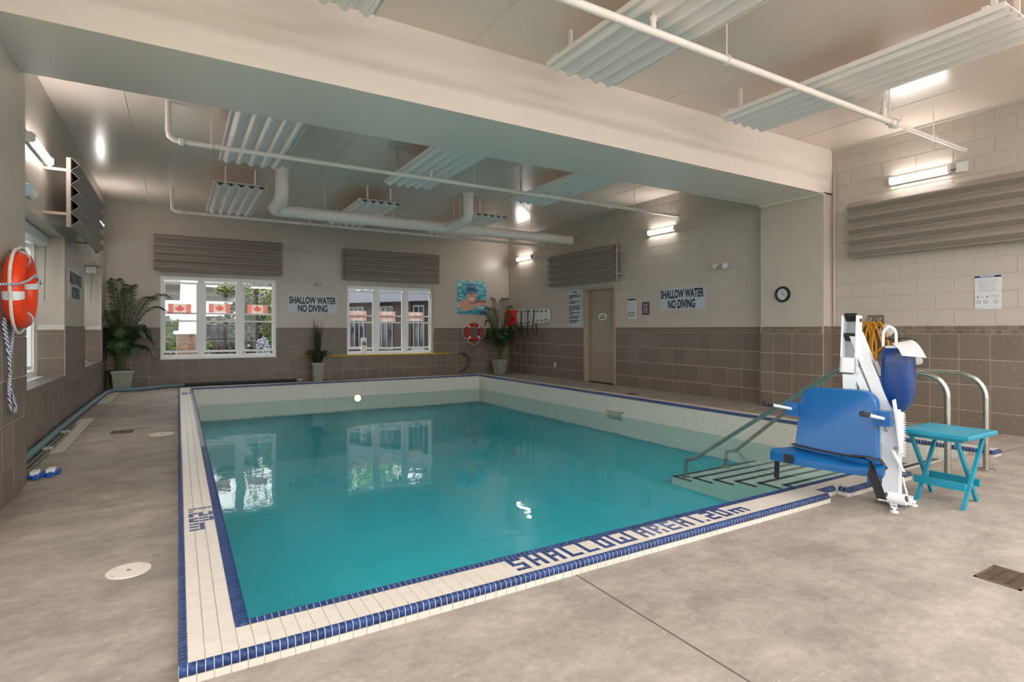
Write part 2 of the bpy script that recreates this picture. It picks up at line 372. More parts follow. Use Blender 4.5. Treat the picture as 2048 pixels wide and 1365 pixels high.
def dado(w, facing, pos, a0, a1, holes=(), start=0.0, mfar=lambda a, z: True):
    bed(w, facing, pos, a0, a1, 0, WT, holes); d = {'px': 1, 'nx': -1, 'ny': -1}[facing] * .003
    fill(w, facing, pos + d, a0, a1, ROWS, .305, TM, 'tile', holes, start=start)
    fill(w, facing, pos + d, a0, a1, MROWS, .0508, MM, 'mosaic_tile', holes, gap=.003, thick=.007, start=start, far=mfar, farm=MOSG)
dado(wall_back, 'ny', YB, XL, XR, [W1, W2], .1)
dado(wall_right, 'nx', XR, 1.3, BY0, (), .17, mfar=lambda a, z: a < 2.3)
dado(wall_right, 'nx', XR, BY1, YB, [DR], .2)
dado(wall_left, 'px', XL, 5.64, YB, [N1, N2], .1)
dado(PIL_L, 'px', -1.02, BY0, 5.64, (), .1, mfar=lambda a, z: a < 4.7)
dado(PIL_R, 'nx', 7.90, BY0, BY1, (), .17, mfar=lambda a, z: False)
for (a, bb) in ((8.97, 0), (12.92, 1)):                   # tiled far jambs of the window recesses
    bed(wall_left, 'ny', a, XL - .27, XL, N1[2], WT)
    fill(wall_left, 'ny', a - .003, XL - .27, XL, [.62, .845, 1.150], .305, TM, 'tile')
    fill(wall_left, 'ny', a - .003, XL - .27, XL, [1.150, 1.199], .068, MM, 'mosaic_tile', gap=.003, thick=.007)
    MB().box((XL - .265, a - .006, 1.203), (XL - .004, a, 1.262)).build('filler_strip', mat('pale filler', rgb(214, 210, 204), .7), wall_left)
MB().box((7.905, BY0 - .01, 0), (XR, BY0, WT)).build('tile_return', TILE, PIL_R)
MB().box((7.905, BY1, 0), (XR, BY1 + .01, WT)).build('tile_return', TILE, PIL_R)
for n in (N1, N2):
    MB().box((XL - .28, n[0], n[2] - .02), (XL + .004, n[1], n[2] + .008)).build('sill', mat('grey sill', rgb(112, 106, 100), .45), wall_left)
# ---- painted blocks on the door wall
CROWS = [WT + i * .2 for i in range(13)] + [ZC]
fill(wall_right, 'nx', XR, 1.7, BY0, CROWS, .4, BM, 'block', gap=.010, thick=.005, start=.15, stagger=True)
fill(wall_right, 'nx', XR, BY1, YB, CROWS, .4, BM, 'block', [DR], gap=.010, thick=.004, start=.25, stagger=True, far=lambda a, z: a > 9.3, farm=PAINT)
# ---- conduit beside the clock pilaster
MB().cyl((XR - .035, BY0 - .05, WT), (XR - .035, BY0 - .05, BZ + .3), .012, 8).build('conduit', PAINT, wall_right, True)
MB().box((XR - .03, 2.0, ZC - .03), (XR, BY0, ZC)).build('cable_trunking', mat('trunking', rgb(205, 198, 190), .5), wall_right)
# ================================================================ POOL
PT = bricktex('white pool tile', rgb(222, 216, 204), rgb(214, 208, 197), rgb(206, 200, 188), 1, .0508, .0508, .002, .22, axes='XZ', bump=.15)
PTY = bricktex('white pool tile side', rgb(222, 216, 204), rgb(214, 208, 197), rgb(206, 200, 188), 1, .0508, .0508, .002, .22, axes='YZ', bump=.15)
AQUA = mat('water tinted basin floor', rgb(62, 192, 210), .5, noise=.03, nscale=1.2)  # light absorbed by deep water is put into the floor colour
basin = tag(MB().box((PXI - .02, PYI - .1, PZ - .05), (PXO + .02, PYB + .02, PZ)).build('pool_basin', AQUA), 'swimming pool basin with water tinted floor colour and white tiled sides', 'pool', kind='structure')
MB().box((PXI - .02, PYB, PZ), (PXO + .02, PYB + .02, .02)).build('basin_wall', PT, basin)
MB().box((PXO, 2.34, PZ), (PXO + .02, PYB, .02)).build('basin_wall', PTY, basin)
MB().box((PXI - .02, PYI - .02, PZ), (PXI, PYB, .02)).build('basin_wall', PTY, basin)
w = MB().box((PXI, PYI - .02, PZ), (5.04, PYI, .02)); w.box((5.04, 2.32, PZ), (PXO, 2.34, -.003)); w.build('basin_wall', PT, basin)
wt = MB(); wt.add([(PXI, 2.34, WZ), (PXO, 2.34, WZ), (PXO, PYB, WZ), (PXI, PYB, WZ)], [(0, 1, 2, 3)])
wto = tag(wt.build('pool_water', WATER), 'still teal water filling the swimming pool', 'water', kind='structure')
# steps (read through the water)
SX = 5.0
steps = thing('pool_steps', 'submerged white tiled entry steps with dark blue nosings', 'steps', (SX, 3.4, PZ), kind='structure')
NOS = mat('dark blue nosing tile', rgb(8, 24, 66), .3)
STEPC = mat('white step tile', rgb(218, 214, 202), .3)
lev = [(-.532, 4.66), (-.484, 4.37), (-.438, 4.08), (-.392, 3.81), (-.346, 3.54), (-.302, 3.27)]
for i, (z, ye) in enumerate(lev):
    y0 = lev[i + 1][1] if i + 1 < len(lev) else 2.9
    st = MB().box((SX, y0, PZ), (PXO, ye, z)).build('step', STEPC, steps)
    n = MB().box((SX, ye - .045, z), (PXO, ye + .002, z + .003)); n.box((SX - .002, y0, z), (SX + .045, ye, z + .003)); n.build('nosing', NOS, st)
for z, ye, y0 in ((-.20, 2.9, 2.62), (-.10, 2.62, 2.34)):
    st = MB().box((5.06, y0, PZ), (PXO, ye, z)).build('step', STEPC, steps)
    MB().box((5.06, ye - .045, z), (PXO, ye + .002, z + .003)).build('nosing', NOS, st)
# skimmer mouth, wall lamp
p0 = atX(1215, 820, PXO); p1 = atX(1247, 838, PXO)
sk = thing('skimmer', 'cream plastic skimmer mouth in the white pool side', 'skimmer', (PXO - .03, (p0.y + p1.y) / 2, WZ - .03))
ya, yb = sorted((p0.y, p1.y)); SKM = mat('skimmer plastic', rgb(196, 196, 176), .4)
k = MB(); k.box((PXO - .035, ya, WZ + .06), (PXO, yb, WZ + .075)); k.box((PXO - .035, ya, WZ - .05), (PXO, ya + .02, WZ + .075)); k.box((PXO - .035, yb - .02, WZ - .05), (PXO, yb, WZ + .075)); k.box((PXO - .035, ya, WZ - .065), (PXO, yb, WZ - .05)); k.build('frame', SKM, sk)
MB().box((PXO - .012, ya + .02, WZ - .05), (PXO, yb - .02, WZ + .06)).build('throat', mat('skimmer throat', rgb(170, 174, 156), .6), sk)
q = atY(715, 797, PYB); pl = thing('pool_lamp', 'small lit lens set in the far pool side under water', 'lamp', (q.x, PYB - .02, WZ - .09))
MB().lathe((q.x, PYB, WZ - .05), [(.10, 0), (.10, -.015), (.085, -.022)], 20, 'Y').build('bezel', STEEL, pl, True)
MB().lathe((q.x, PYB - .015, WZ - .05), [(.082, 0), (.07, -.014), (.03, -.02)], 20, 'Y').build('lens', mat('lamp lens', rgb(255, 244, 205), .3, emit=1.6), pl, True)
# ---- coping: raised kerb, every near tile its own piece
PIT = .0265
def prof_mesh(name, prof, m, L=PIT - .0025):
    t = MB(); n = len(prof)
    vs = [(-L / 2, y, z) for y, z in prof] + [(L / 2, y, z) for y, z in prof]
    t.add(vs, [(i, i + 1, n + i + 1, n + i) for i in range(n - 1)] + [tuple(range(n - 1, -1, -1)), tuple(range(n, 2 * n))])
    me = t.mesh(name, m); me.polygons.foreach_set('use_smooth', [i < n - 1 for i in range(n + 1)]); return me
OUTER = prof_mesh('bullnose', [(.006, -.031), (-.001, -.030), (-.001, -.012), (.004, -.003), (.013, .0015), (.0255, .001)], BLUE)
INNER = prof_mesh('rim', [(.0005, .001), (.012, .0005), (.024, .004), (.036, .006), (.046, .001), (.052, -.010), (.054, -.030), (.048, -.031)], BLUE)
CT = tile_mesh('cream_tile', CREAM, .01)
LT = tile_mesh('letter_tile', mat('blue letter tile', rgb(40, 62, 112), .25, rand=.12), .03)
OPROF = [(.006, -.031), (-.001, -.030), (-.001, -.012), (.004, -.003), (.013, .0015), (.0255, .001)]; IPROF = [(.0005, .001), (.012, .0005), (.024, .004), (.036, .006), (.046, .001), (.052, -.010), (.054, -.030), (.048, -.031)]
def grout(parent, prof, a, b_, rot):       # continuous grout core the edge tiles sit on
    a, b_ = V(a), V(b_); Rm = Matrix.Rotation(rot, 3, 'Z'); n = len(prof); cy = sum(p[0] for p in prof) / n; cz = -.02
    pr = [(cy + (y - cy) * .93, cz + (z - cz) * .955) for y, z in prof]; ey = Rm @ V((0, 1, 0))
    vs = [q + ey * y + V((0, 0, z)) for q in (a, b_) for y, z in pr]
    MB().add(vs, [(i, i + 1, n + i + 1, n + i) for i in range(n - 1)]).build('grout_strip', CREAMB, parent, True)
def run(parent, me, name, pts, rot, near=None):
    if len(pts) > 1: d_ = (V(pts[-1]) - V(pts[0])).normalized() * PIT / 2; grout(parent, OPROF if me is OUTER else IPROF, V(pts[0]) - d_, V(pts[-1]) + d_, rot)
    rest = MB(); Rm = Matrix.Rotation(rot, 3, 'Z')
    for p in pts:
        if near is None or near(p): piece(name, me, parent, p, (0, 0, rot))
        else: rest.add([Rm @ v.co + V(p) for v in me.vertices], [tuple(q.vertices) for q in me.polygons])
    if rest.v: rest.build(name + '_run', list(me.materials), parent, True)['kind'] = 'stuff'
def grid(parent, x0, x1, y0, y1, near=None):
    nx, ny = max(1, round((x1 - x0) / .053)), max(1, round((y1 - y0) / .053)); rest = MB(); dx, dy = (x1 - x0) / nx, (y1 - y0) / ny
    for i in range(nx):
        for j in range(ny):
            c = (x0 + (i + .5) * dx, y0 + (j + .5) * dy, CZ - .004)
            if near is None or near(c): piece('cream_tile', CT, parent, c, None, (dx - .0022, dy - .0022, .0045))
            else: rest.box((c[0] - dx / 2 + .001, c[1] - dy / 2 + .001, CZ - .004), (c[0] + dx / 2 - .001, c[1] + dy / 2 - .001, CZ + .0005))
    if rest.v: rest.build('cream_tile_run', CREAM, parent)['kind'] = 'stuff'
seq = lambda a, b: [a + PIT * (i + .5) for i in range(int((b - a) / PIT))]
NX0, NX1, NYD = 3.885, 4.11, .085                        # notch cut for the lift
XE = 5.05
front = thing('pool_coping', 'raised cream and blue tiled coping lettered along the shallow side', 'coping', (2.5, PYO, 0), kind='structure')
bd = MB().box((0.014, PYO + .013, 0), (NX0, PYI - .02, CZ - .004)); bd.box((NX0, PYO + NYD + .013, 0), (NX1 + .013, PYI - .02, CZ - .004)); bd.box((NX1 + .013, PYO + .013, 0), (XE - .013, PYI - .02, CZ - .004)); bd.box((.002, PYO + .003, 0), (NX0, PYO + .02, .028)); bd.box((NX1 + .002, PYO + .003, 0), (XE - .002, PYO + .02, .028)); bd.build('tile_bed', CREAMB, front)
run(front, OUTER, 'edge_tile', [(x, PYO, CZ) for x in seq(.0, NX0)], 0)
run(front, OUTER, 'edge_tile', [(x, PYO, CZ) for x in seq(NX1, XE)], 0)
run(front, OUTER, 'edge_tile', [(x, PYO + NYD, CZ) for x in seq(NX0, NX1)], 0)
run(front, OUTER, 'edge_tile', [(NX1, y, CZ) for y in seq(PYO + .02, PYO + NYD)], R(-90))
run(front, OUTER, 'edge_tile', [(XE + .002, y, CZ) for y in seq(PYO + .03, PYI - .03)], R(90))
run(front, INNER, 'rim_tile', [(x, PYI - .054, CZ) for x in seq(.186, XE)], 0, near=lambda p: p[0] < 4.3)
grid(front, .186, NX0, PYO + .0265, PYI - .054)
grid(front, NX1 + .027, XE - .027, PYO + .0265, PYI - .054); grid(front, NX0, NX1 + .027, PYO + NYD + .0265, PYI - .054)
RS = tile_mesh('riser_tile', CREAM, .01)
for i in range(int(XE / .053)):
    x = .0265 + i * .053
    if NX0 < x < NX1: continue
    piece('riser_tile', RS, front, (x, PYO + .002, .0135), (R(90), 0, 0), (.0508, .027, .003))
for i in range(4): piece('riser_tile', RS, front, (NX0 + .0265 + i * .053, PYO + NYD, .0135), (R(90), 0, 0), (.0508, .027, .003))
for i in range(4): piece('riser_tile', RS, front, (XE, PYO + .03 + i * .053, .0135), (R(90), 0, R(90)), (.0508, .027, .003))
left = thing('pool_coping', 'raised cream and blue tiled coping running along the recessed window side', 'coping', (.12, 7, 0), kind='structure')
MB().box((.014, PYI - .01, 0), (PXI - .02, PYB + .23, CZ - .0045)).build('tile_bed', CREAMB, left)
run(left, OUTER, 'edge_tile', [(0, y, CZ) for y in seq(PYO + .02, PYB + .23)], R(-90), near=lambda p: p[1] < 6.2)
run(left, INNER, 'rim_tile', [(PXI - .051, y, CZ) for y in seq(PYI - .05, PYB)], R(-90), near=lambda p: p[1] < 6.2)
grid(left, .0265, PXI - .051, PYO + .0265, PYB + .2, near=lambda c: c[1] < 7.1)
back = thing('pool_coping', 'tiled coping along the window wall end of the pool', 'coping', (3.4, PYB + .1, 0), kind='structure')
MB().box((PXI, PYB + .02, 0), (PXO, PYB + .23, CZ - .004)).build('tile_bed', CREAMB, back)
run(back, INNER, 'rim_tile', [(x, PYB + .052, CZ) for x in seq(PXI, PXO)], R(180), near=lambda p: False)
grid(back, PXI, PXO, PYB + .054, PYB + .23, near=lambda c: False)
right = thing('pool_coping', 'tiled coping along the door wall side of the pool', 'coping', (PXO + .1, 7, 0), kind='structure')
MB().box((PXO + .02, 2.15, 0), (6.74, PYB + .23, CZ - .004)).build('tile_bed', CREAM, right)
run(right, INNER, 'rim_tile', [(PXO + .052, y, CZ) for y in seq(2.15, PYB)], R(90), near=lambda p: p[1] < 3.2)
run(right, OUTER, 'edge_tile', [(x, 2.138, CZ) for x in seq(PXO, 6.74)], 0)
grid(right, PXO + .054, 6.74, 2.165, PYB + .23, near=lambda c: c[1] < 3.2)
# ---- letters laid in blue tiles
FONT = dict(S=['111', '100', '111', '001', '111'], H=['101', '101', '111', '101', '101'], A=['111', '101', '111', '101', '101'], L=['100', '100', '100', '100', '111'],
            O=['111', '101', '101', '101', '111'], W=['10001', '10001', '10101', '10101', '11111'], R=['111', '101', '110', '101', '101'], E=['111', '100', '111', '100', '111'])
FONT.update({'1': ['1'] * 5, '.': ['0', '0', '0', '0', '1'], '2': ['111', '001', '111', '100', '111'], '0': ['111', '101', '101', '101', '111'], 'm': ['00000', '00000', '11111', '10101', '10101']})
def lay(parent, s, start, along, down, base, mx=1.0):
    col = 0
    for ch in s:
        if ch == ' ': col += 1; continue
        g = FONT[ch]
        for r, row in enumerate(g):
            for cc, bit in enumerate(row):
                if bit == '1':
                    p = V(start) + V(along) * ((col + cc + .5) * PIT) + V(down) * ((r + .5) * PIT)
                    piece('letter_tile', LT, parent, (p.x, p.y, base), None, (PIT - .003, PIT - .003, .002))
        col += len(g[0]) + 1
lay(front, 'SHALLOW AREA 1.20m', (1.375, PYI - .056, 0), (1, 0, 0), (0, -1, 0), CZ + .0004)
lay(left, '1.20m', (PXI - .053, 4.075, 0), (0, -1, 0), (-1, 0, 0), CZ + .0004)
lay(left, '1.20m', (PXI - .053, 11.75, 0), (0, -1, 0), (-1, 0, 0), CZ + .0004)
# ================================================================ WINDOWS
VINYL = mat('white window vinyl', rgb(246, 246, 248), .35)
def window(name, hole, label, axis='Y', pos=YB + .10, th=.07, frame=.055, mull=.13, rails=(1.55, 1.385), low=.735, flip=1, units=3, panes=True):
    a0, a1, z0, z1 = hole
    w = thing(name, label, 'window', ((a0 + a1) / 2, pos, z0) if axis == 'Y' else (pos, (a0 + a1) / 2, z0), kind='structure')
    def bx(mb, p, q, r, t, d0=0.0, d1=th):
        if axis == 'Y': mb.box((p, pos + d0, r), (q, pos + d1, t))
        else: mb.box((pos + flip * d0, p, r), (pos + flip * d1, q, t))
    fr = MB()
    for p, q, r, t in ((a0, a0 + frame, z0, z1), (a1 - frame, a1, z0, z1), (a0 + frame, a1 - frame, z0, z0 + frame + .02), (a0 + frame, a1 - frame, z1 - frame - .02, z1)): bx(fr, p, q, r, t, -.01)
    fr.build('frame', VINYL, w)
    wu = (a1 - a0 - 2 * frame - (units - 1) * mull) / units
    for i in range(units):
        p = a0 + frame + i * (wu + mull); q = p + wu
        if i: m = MB(); bx(m, p - mull, p, z0, z1, -.005); bx(m, p - mull + .045, p - .045, z0, z1, -.02); m.build('mullion', VINYL, w)
        s = MB()
        for r, t, d in ((rails[0] - .018, rails[0] + .018, .035), (rails[1] - .018, rails[1] + .018, .01), (low - .022, low + .022, .01), (z1 - .155, z1 - .115, .035)): bx(s, p, q, r, t, d, d + .03)
        for aa in (p, q - .028): bx(s, aa, aa + .028, low - .02, z1 - .12, .012, .04)
        s.build('sash', VINYL, w)
        d_ = pos + (1 if axis == 'Y' else flip) * .056; MB().add([((a_, d_, z_) if axis == 'Y' else (d_, a_, z_)) for a_, z_ in ((p, z0 + .04), (q, z0 + .04), (q, z1 - .04), (p, z1 - .04))], [(0, 1, 2, 3)]).build('pane', GLASS, w)
    sl = MB(); bx(sl, a0, a1, z0 - .015, z0 + .012, -.10, .02); sl.build('sill', VINYL, w)
    return w
window('window_1', W1, 'white three part sash window with clear red leaf flags, beside the tall corner palm', pos=YB + .02)
window('window_2', W2, 'white three part sash window looking onto the dark wing, above the yellow pole', pos=YB + .09)
MB().box((W2[1] - .06, YB + .005, W2[2]), (W2[1] - .003, YB + .09, W2[3])).build('reveal', PAINT, wall_back)
window('window_3', N1, 'white sash window deep in the recess behind the large life ring', 'X', XL - .30, .07, flip=-1)
window('window_4', N2, 'white sash window deep in the recess close to the corner palm', 'X', XL - .30, .07, flip=-1)
for i, h in enumerate(((-2.3, .9, .6, 2.9), (1.3, 4.3, .6, 2.9))): window('window_%d' % (5 + i), h, ('added daylight sash window in the side wall short of the beam' if i else 'added daylight sash window in the side wall furthest from the beam'), 'X', XL - .22, flip=-1)  # side windows added out of view to let in more daylight
for i, h in enumerate(((-.9, 3.4, .3, 3.1), (4.0, 7.8, .3, 3.1))): window('window_%d' % (7 + i), h, ('added tall daylight window in the opposite end wall on the door side' if i else 'added tall daylight window in the opposite end wall on the recess side'), 'Y', YF0 - .16)  # end windows added behind the viewpoint as daylight sources
# blind headrail in the first recess
hb = thing('blind_headrail', 'white boxed blind headrail at the top of the recess behind the life ring', 'blind', (XL - .2, 7.8, 2.2))
MB().bev((XL - .26, N1[0] + .02, 2.235), (XL - .15, N1[1] - .02, 2.365), .008).build('housing', WHITE, hb)
MB().cyl((XL - .16, 8.80, 2.24), (XL - .18, 8.86, 1.55), .004, 6).build('cord', mat('grey cord', rgb(110, 108, 105), .7), hb)
hb = thing('blind_headrail', 'small pale blind bracket inside the recess close to the corner palm', 'blind', (XL - .2, 12.8, 2.2))
MB().bev((XL - .22, 12.70, 2.24), (XL - .06, 12.91, 2.36), .008).build('housing', WHITE, hb)
MB().cyl((XL - .12, 12.78, 2.24), (XL - .16, 12.86, 1.7), .004, 6).build('cord', MATS['grey cord'], hb)
# clear flag stickers
RED, PINK, REDL = film('faded red film', rgb(240, 184, 178)), film('clear flag film', rgb(238, 228, 222)), film('red leaf film', rgb(240, 164, 158))
LEAF = [(0, .5), (.1, .32), (.2, .36), (.16, .1), (.27, .22), (.31, .14), (.45, .17), (.4, .03), (.46, -.03), (.22, -.24), (.24, -.32), (.02, -.28), (.02, -.5)]
LEAF = LEAF + [(-x, y) for x, y in LEAF[::-1]]
def flag(x0, x1, z0, z1, y, label, group, faint=False):
    t = thing('flag_sticker', label, 'flag', ((x0 + x1) / 2, y, z0), group)
    h = z1 - z0; W_ = (x1 - x0) * .28; half = [(px * h * .95, py * h * .86) for px, py in LEAF[:len(LEAF) // 2]]; fm = MB()
    for sg in (1, -1): fm.prism([(0, -h / 2), (sg * W_, -h / 2), (sg * W_, h / 2), (0, h / 2)] + [(sg * px, py) for px, py in half] + [(0, half[-1][1])], ((x0 + x1) / 2, y, (z0 + z1) / 2), (1, 0, 0), (0, 0, 1), (0, .002, 0))
    fm.build('film', film('paper flag film', rgb(238, 232, 226)) if faint else PINK, t)
    w = (x1 - x0) * .22; r = film('paper flag red', rgb(236, 214, 208)) if faint else RED
    for a in (x0, x1 - w): MB().box((a, y - .002, z0), (a + w, y, z1)).build('red_band', r, t)
    h = z1 - z0; MB().prism([(px * h * .95, py * h * .86) for px, py in LEAF], ((x0 + x1) / 2, y, (z0 + z1) / 2), (1, 0, 0), (0, 0, 1), (0, -.002, 0)).build('leaf', r if faint else REDL, t)
c2 = lambda x, y: (310 + x / 7.184, 540 + y / 7.184)
for (a, bb, lb) in (((188, 487), (520, 630), 'pane next to the corner palm'), ((772, 487), (1082, 620), 'middle pane'), ((1325, 500), (1615, 630), 'pane nearest the no diving sign')):
    p, q = atY(*c2(*a), YB + .05), atY(*c2(*bb), YB + .05)
    flag(p.x, q.x, q.z, p.z, YB + .05, 'faded red and white leaf flag stuck in the ' + lb, 'leaf flags in the first window')
c4 = lambda x, y: (680 + x / 8.53, 560 + y / 8.53)
for (a, bb, lb) in (((160, 528), (450, 700), 'pane above the white dial box'), ((668, 540), (942, 712), 'middle pane facing the dark wing'), ((1145, 552), (1408, 708), 'pane nearest the swimmer poster')):
    p, q = atY(*c4(*a), YB + .115), atY(*c4(*bb), YB + .115)
    flag(p.x, q.x, q.z, p.z, YB + .115, 'pale washed out leaf flag stuck in the ' + lb, 'pale flags in the second window', True)
# white dial box on the sill
p, q = atY(*c4(365, 990), YB + .06), atY(*c4(455, 1235), YB + .06)
t = thing('dial_box', 'white upright plastic box with round black dial on the window ledge', 'device', ((p.x + q.x) / 2, YB + .07, q.z))
MB().bev((p.x, YB + .045, W2[2] + .012), (q.x, YB + .12, p.z), .008).build('body', mat('bright plastic', rgb(250, 250, 250), .4), t)
cx, cz = (p.x + q.x) / 2, p.z - .24 * (p.z - q.z) - .06
for r_, m_, n_, d in ((.052, BLACK, 'dial', .006), (.036, WHITE, 'dial_ring', .008), (.028, BLACK, 'dial_centre', .010), (.014, WHITE, 'dial_ring', .012), (.007, BLACK, 'dial_centre', .014)):
    MB().lathe((cx, YB + .045, cz), [(r_, 0), (r_, -d)], 20, 'Y').build(n_, m_, t)
# ================================================================ DOOR
DOORP = mat('taupe door paint', rgb(158, 142, 128), .38); FRP = mat('taupe frame paint', rgb(166, 148, 132), .35)
d1 = thing('door_1', 'plain taupe door with an oval white sign in the tiled wall', 'door', (XR, 9.7, 0), kind='structure')
fr = MB()
for ya, yb, za, zb in ((DR[0], DR[0] + .055, 0, DR[3]), (DR[1] - .055, DR[1], 0, DR[3]), (DR[0] + .055, DR[1] - .055, DR[3] - .055, DR[3])): fr.box((XR - .03, ya, za), (XR + .16, yb, zb))
fr.build('frame', FRP, d1)
MB().box((XR + .09, DR[0] + .05, .012), (XR + .135, DR[1] - .05, DR[3] - .05)).build('leaf', DOORP, d1)
MB().box((XR + .08, DR[0] + .085, 1.13), (XR + .09, DR[0] + .115, 1.52)).build('pull_plate', mat('pale plate', rgb(206, 196, 184), .4), d1)
MB().box((XR + .10, DR[0] + .05, 0), (XR + .13, DR[1] - .05, .014)).build('threshold', BLACK, d1)
p = atX(1205.5, 634, XR + .09)
ov = thing('door_sign', 'oval white sign with two lines of print on the door', 'sign', (XR + .085, p.y, p.z - .07))
MB().prism([(.155 * math.cos(a * math.pi / 12), .085 * math.sin(a * math.pi / 12)) for a in range(24)], (XR + .09, p.y, p.z), (0, -1, 0), (0, 0, 1), (-.005, 0, 0)).build('plate', mat('sign white', rgb(224, 220, 210), .4), ov)
def bars(rows, org, ex, ey, ez, m, parent, name='print'):   # lines of small print: (x0, x1, y0, y1)
    mb = MB(); o, ex, ey, ez = V(org), V(ex), V(ey), V(ez)
    for x0, x1, y0, y1 in rows:
        mb.add([o + ex * a + ey * b_ + ez for a, b_ in ((x0, y0), (x1, y0), (x1, y1), (x0, y1))], [(0, 1, 2, 3)])
    ob = mb.build(name, m, parent); ob['kind'] = 'stuff'; return ob
def words(x0, x1, y, h, n, rnd):        # one line broken into word shapes
    xs = sorted(rnd.uniform(x0, x1) for _ in range(n)); cuts = [x0] + xs + [x1]; g = (x1 - x0) * .012
    return [(a + g, b_ - g, y, y + h) for a, b_ in zip(cuts, cuts[1:]) if b_ - a > 3 * g]
rn = random.Random(3)
bars(words(-.06, .06, .018, .022, 1, rn) + words(-.10, .10, -.035, .026, 3, rn), (XR + .084, p.y, p.z), (0, -1, 0), (0, 0, 1), (-.002, 0, 0), DARK, ov)
# ================================================================ SIGNS AND NOTICES
SIGNB = mat('pale blue sign board', rgb(186, 198, 208), .3); PAPER = mat('white paper', rgb(216, 218, 222), .5)
def shallow(org, ex, n, label, w=1.12, h=.40):
    t = thing('shallow_water_sign', label, 'sign', org, 'shallow water no diving signs'); ex, n = V(ex), V(n); o = V(org)
    MB().prism([(-w / 2, 0), (w / 2, 0), (w / 2, h), (-w / 2, h)], o, ex, (0, 0, 1), n * .006).build('board', SIGNB, t)
    text('SHALLOW WATER', t, o + n * .007 + V((0, 0, h * .555)), ex, (0, 0, 1), w * .95, h * .38, DARK, bold=.034)
    text('NO DIVING', t, o + n * .007 + V((0, 0, h * .075)), ex, (0, 0, 1), w * .60, h * .38, DARK, bold=.034)
shallow((2.728, YB, 1.598), (1, 0, 0), (0, -1, 0), 'shallow water no diving sign hung between the two wide windows')
shallow((XR - .006, 7.33, 1.585), (0, -1, 0), (-1, 0, 0), 'shallow water no diving sign beside the small purple notice', 1.10)
shallow((XL, 9.83, 1.605), (0, 1, 0), (1, 0, 0), 'shallow water no diving sign between the two window recesses')
EXR, NR = V((0, -1, 0)), V((-1, 0, 0))
def board(name, label, a, bb, mt, X=XR - .006):
    p, q = atX(*a, X), atX(*bb, X); w, h = p.y - q.y, p.z - q.z
    t = thing(name, label, 'sign', (X, (p.y + q.y) / 2, q.z))
    MB().prism([(0, 0), (w, 0), (w, h), (0, h)], (X, p.y, q.z), EXR, (0, 0, 1), NR * .005).build('board', mt, t)
    return t, V((X - .0055, p.y, q.z)), w, h
rn = random.Random(5)
t, o, w, h = board('rules_board', 'tall pale board of printed pool rules beside the door frame', (1136, 582), (1165, 653), SIGNB)
rows = words(w * .36, w * .62, h * .925, .024, 1, rn)
for grp in ((.87, .98, .98, .3), (.70, .95, .55), (.575, .98, .95, .9, .35), (.39, .9, .4), (.285, .95, .75), (.175, .95, .65)):
    y = grp[0]
    for e in grp[1:]: rows += words(w * .06, w * (.06 + .88 * e), h * (y - .03), .022, 6, rn); y -= .042
bars(rows, o, EXR, (0, 0, 1), NR * .001, DARK, t)
t, o, w, h = board('paper_notice', 'narrow white paper notice with small pictograms next to the purple sign', (1255.5, 599), (1272, 637), PAPER)
bars([(0, w, h * .93, h)], o, EXR, (0, 0, 1), NR * .001, DARK, t, 'header')
bars([r for i in range(8) for r in words(w * .1, w * .9, h * (.85 - i * .052), .008, 4, rn)], o, EXR, (0, 0, 1), NR * .001, mat('grey print', rgb(158, 160, 164), .6), t)
bars([(w * (.1 + .22 * i), w * (.2 + .22 * i), h * (.1 + .14 * j), h * (.2 + .14 * j)) for i in range(4) for j in range(2)], o, EXR, (0, 0, 1), NR * .001, DARK, t, 'pictograms')
t, o, w, h = board('purple_sign', 'small dark purple sign with white lettering', (1284.5, 605), (1298.5, 630), mat('purple sign', rgb(74, 48, 66), .4))
bars([r for y in (.80, .68, .52, .40, .28, .16) for r in words(w * .14, w * .86, h * y, h * .055, 2, rn)], o, EXR, (0, 0, 1), NR * .001, mat('pale print', rgb(206, 192, 200), .5), t)
t, o, w, h = board('paper_notice', 'white paper notice with blue header and swimmer pictograms above the lift', (1950, 552), (2003, 618), PAPER)
bars([(0, w, h * .925, h * .985)], o, EXR, (0, 0, 1), NR * .001, mat('navy print', rgb(30, 42, 92), .5), t, 'header')
bars(words(w * .19, w * .78, h * .94, h * .03, 9, rn), o, EXR, (0, 0, 1), NR * .0016, PAPER, t, 'header_lettering')
bars([r for i in range(9) for r in words(w * (.08 if i < 2 else .11), w * (.9 if i < 2 else .8), h * (.85 - i * .042), h * .012, 7, rn)], o, EXR, (0, 0, 1), NR * .001, MATS['grey print'], t)
NAVY = MATS['navy print']
fig = MB()
def man(cx, cy, s):
    fig.prism([(s * .3 * math.cos(a), s * .3 * math.sin(a)) for a in [k * math.pi / 5 for k in range(10)]], o + EXR * cx + V((0, 0, cy + s * .75)) + NR * .001, EXR, (0, 0, 1), NR * .0006)
    fig.prism([(-s * .6, s * .3), (-s * .3, s * .05), (-s * .3, -s * .9), (s * .3, -s * .9), (s * .3, s * .05), (s * .6, s * .3), (s * .25, s * .45), (-s * .25, s * .45)], o + EXR * cx + V((0, 0, cy)) + NR * .001, EXR, (0, 0, 1), NR * .0006)
man(w * .12, h * .36, w * .055); man(w * .48, h * .36, w * .055)
for i in range(2):
    for j in range(2): man(w * (.26 + .08 * i), h * (.335 + .05 * j), w * .024)
for i in range(4):
    for j in range(2): man(w * (.63 + .08 * i), h * (.34 + .055 * j), w * .024)
for x in (.14, .43, .80): man(w * x, h * .215, w * .03)
fig.build('pictograms', NAVY, t)['kind'] = 'stuff'
rg = MB()
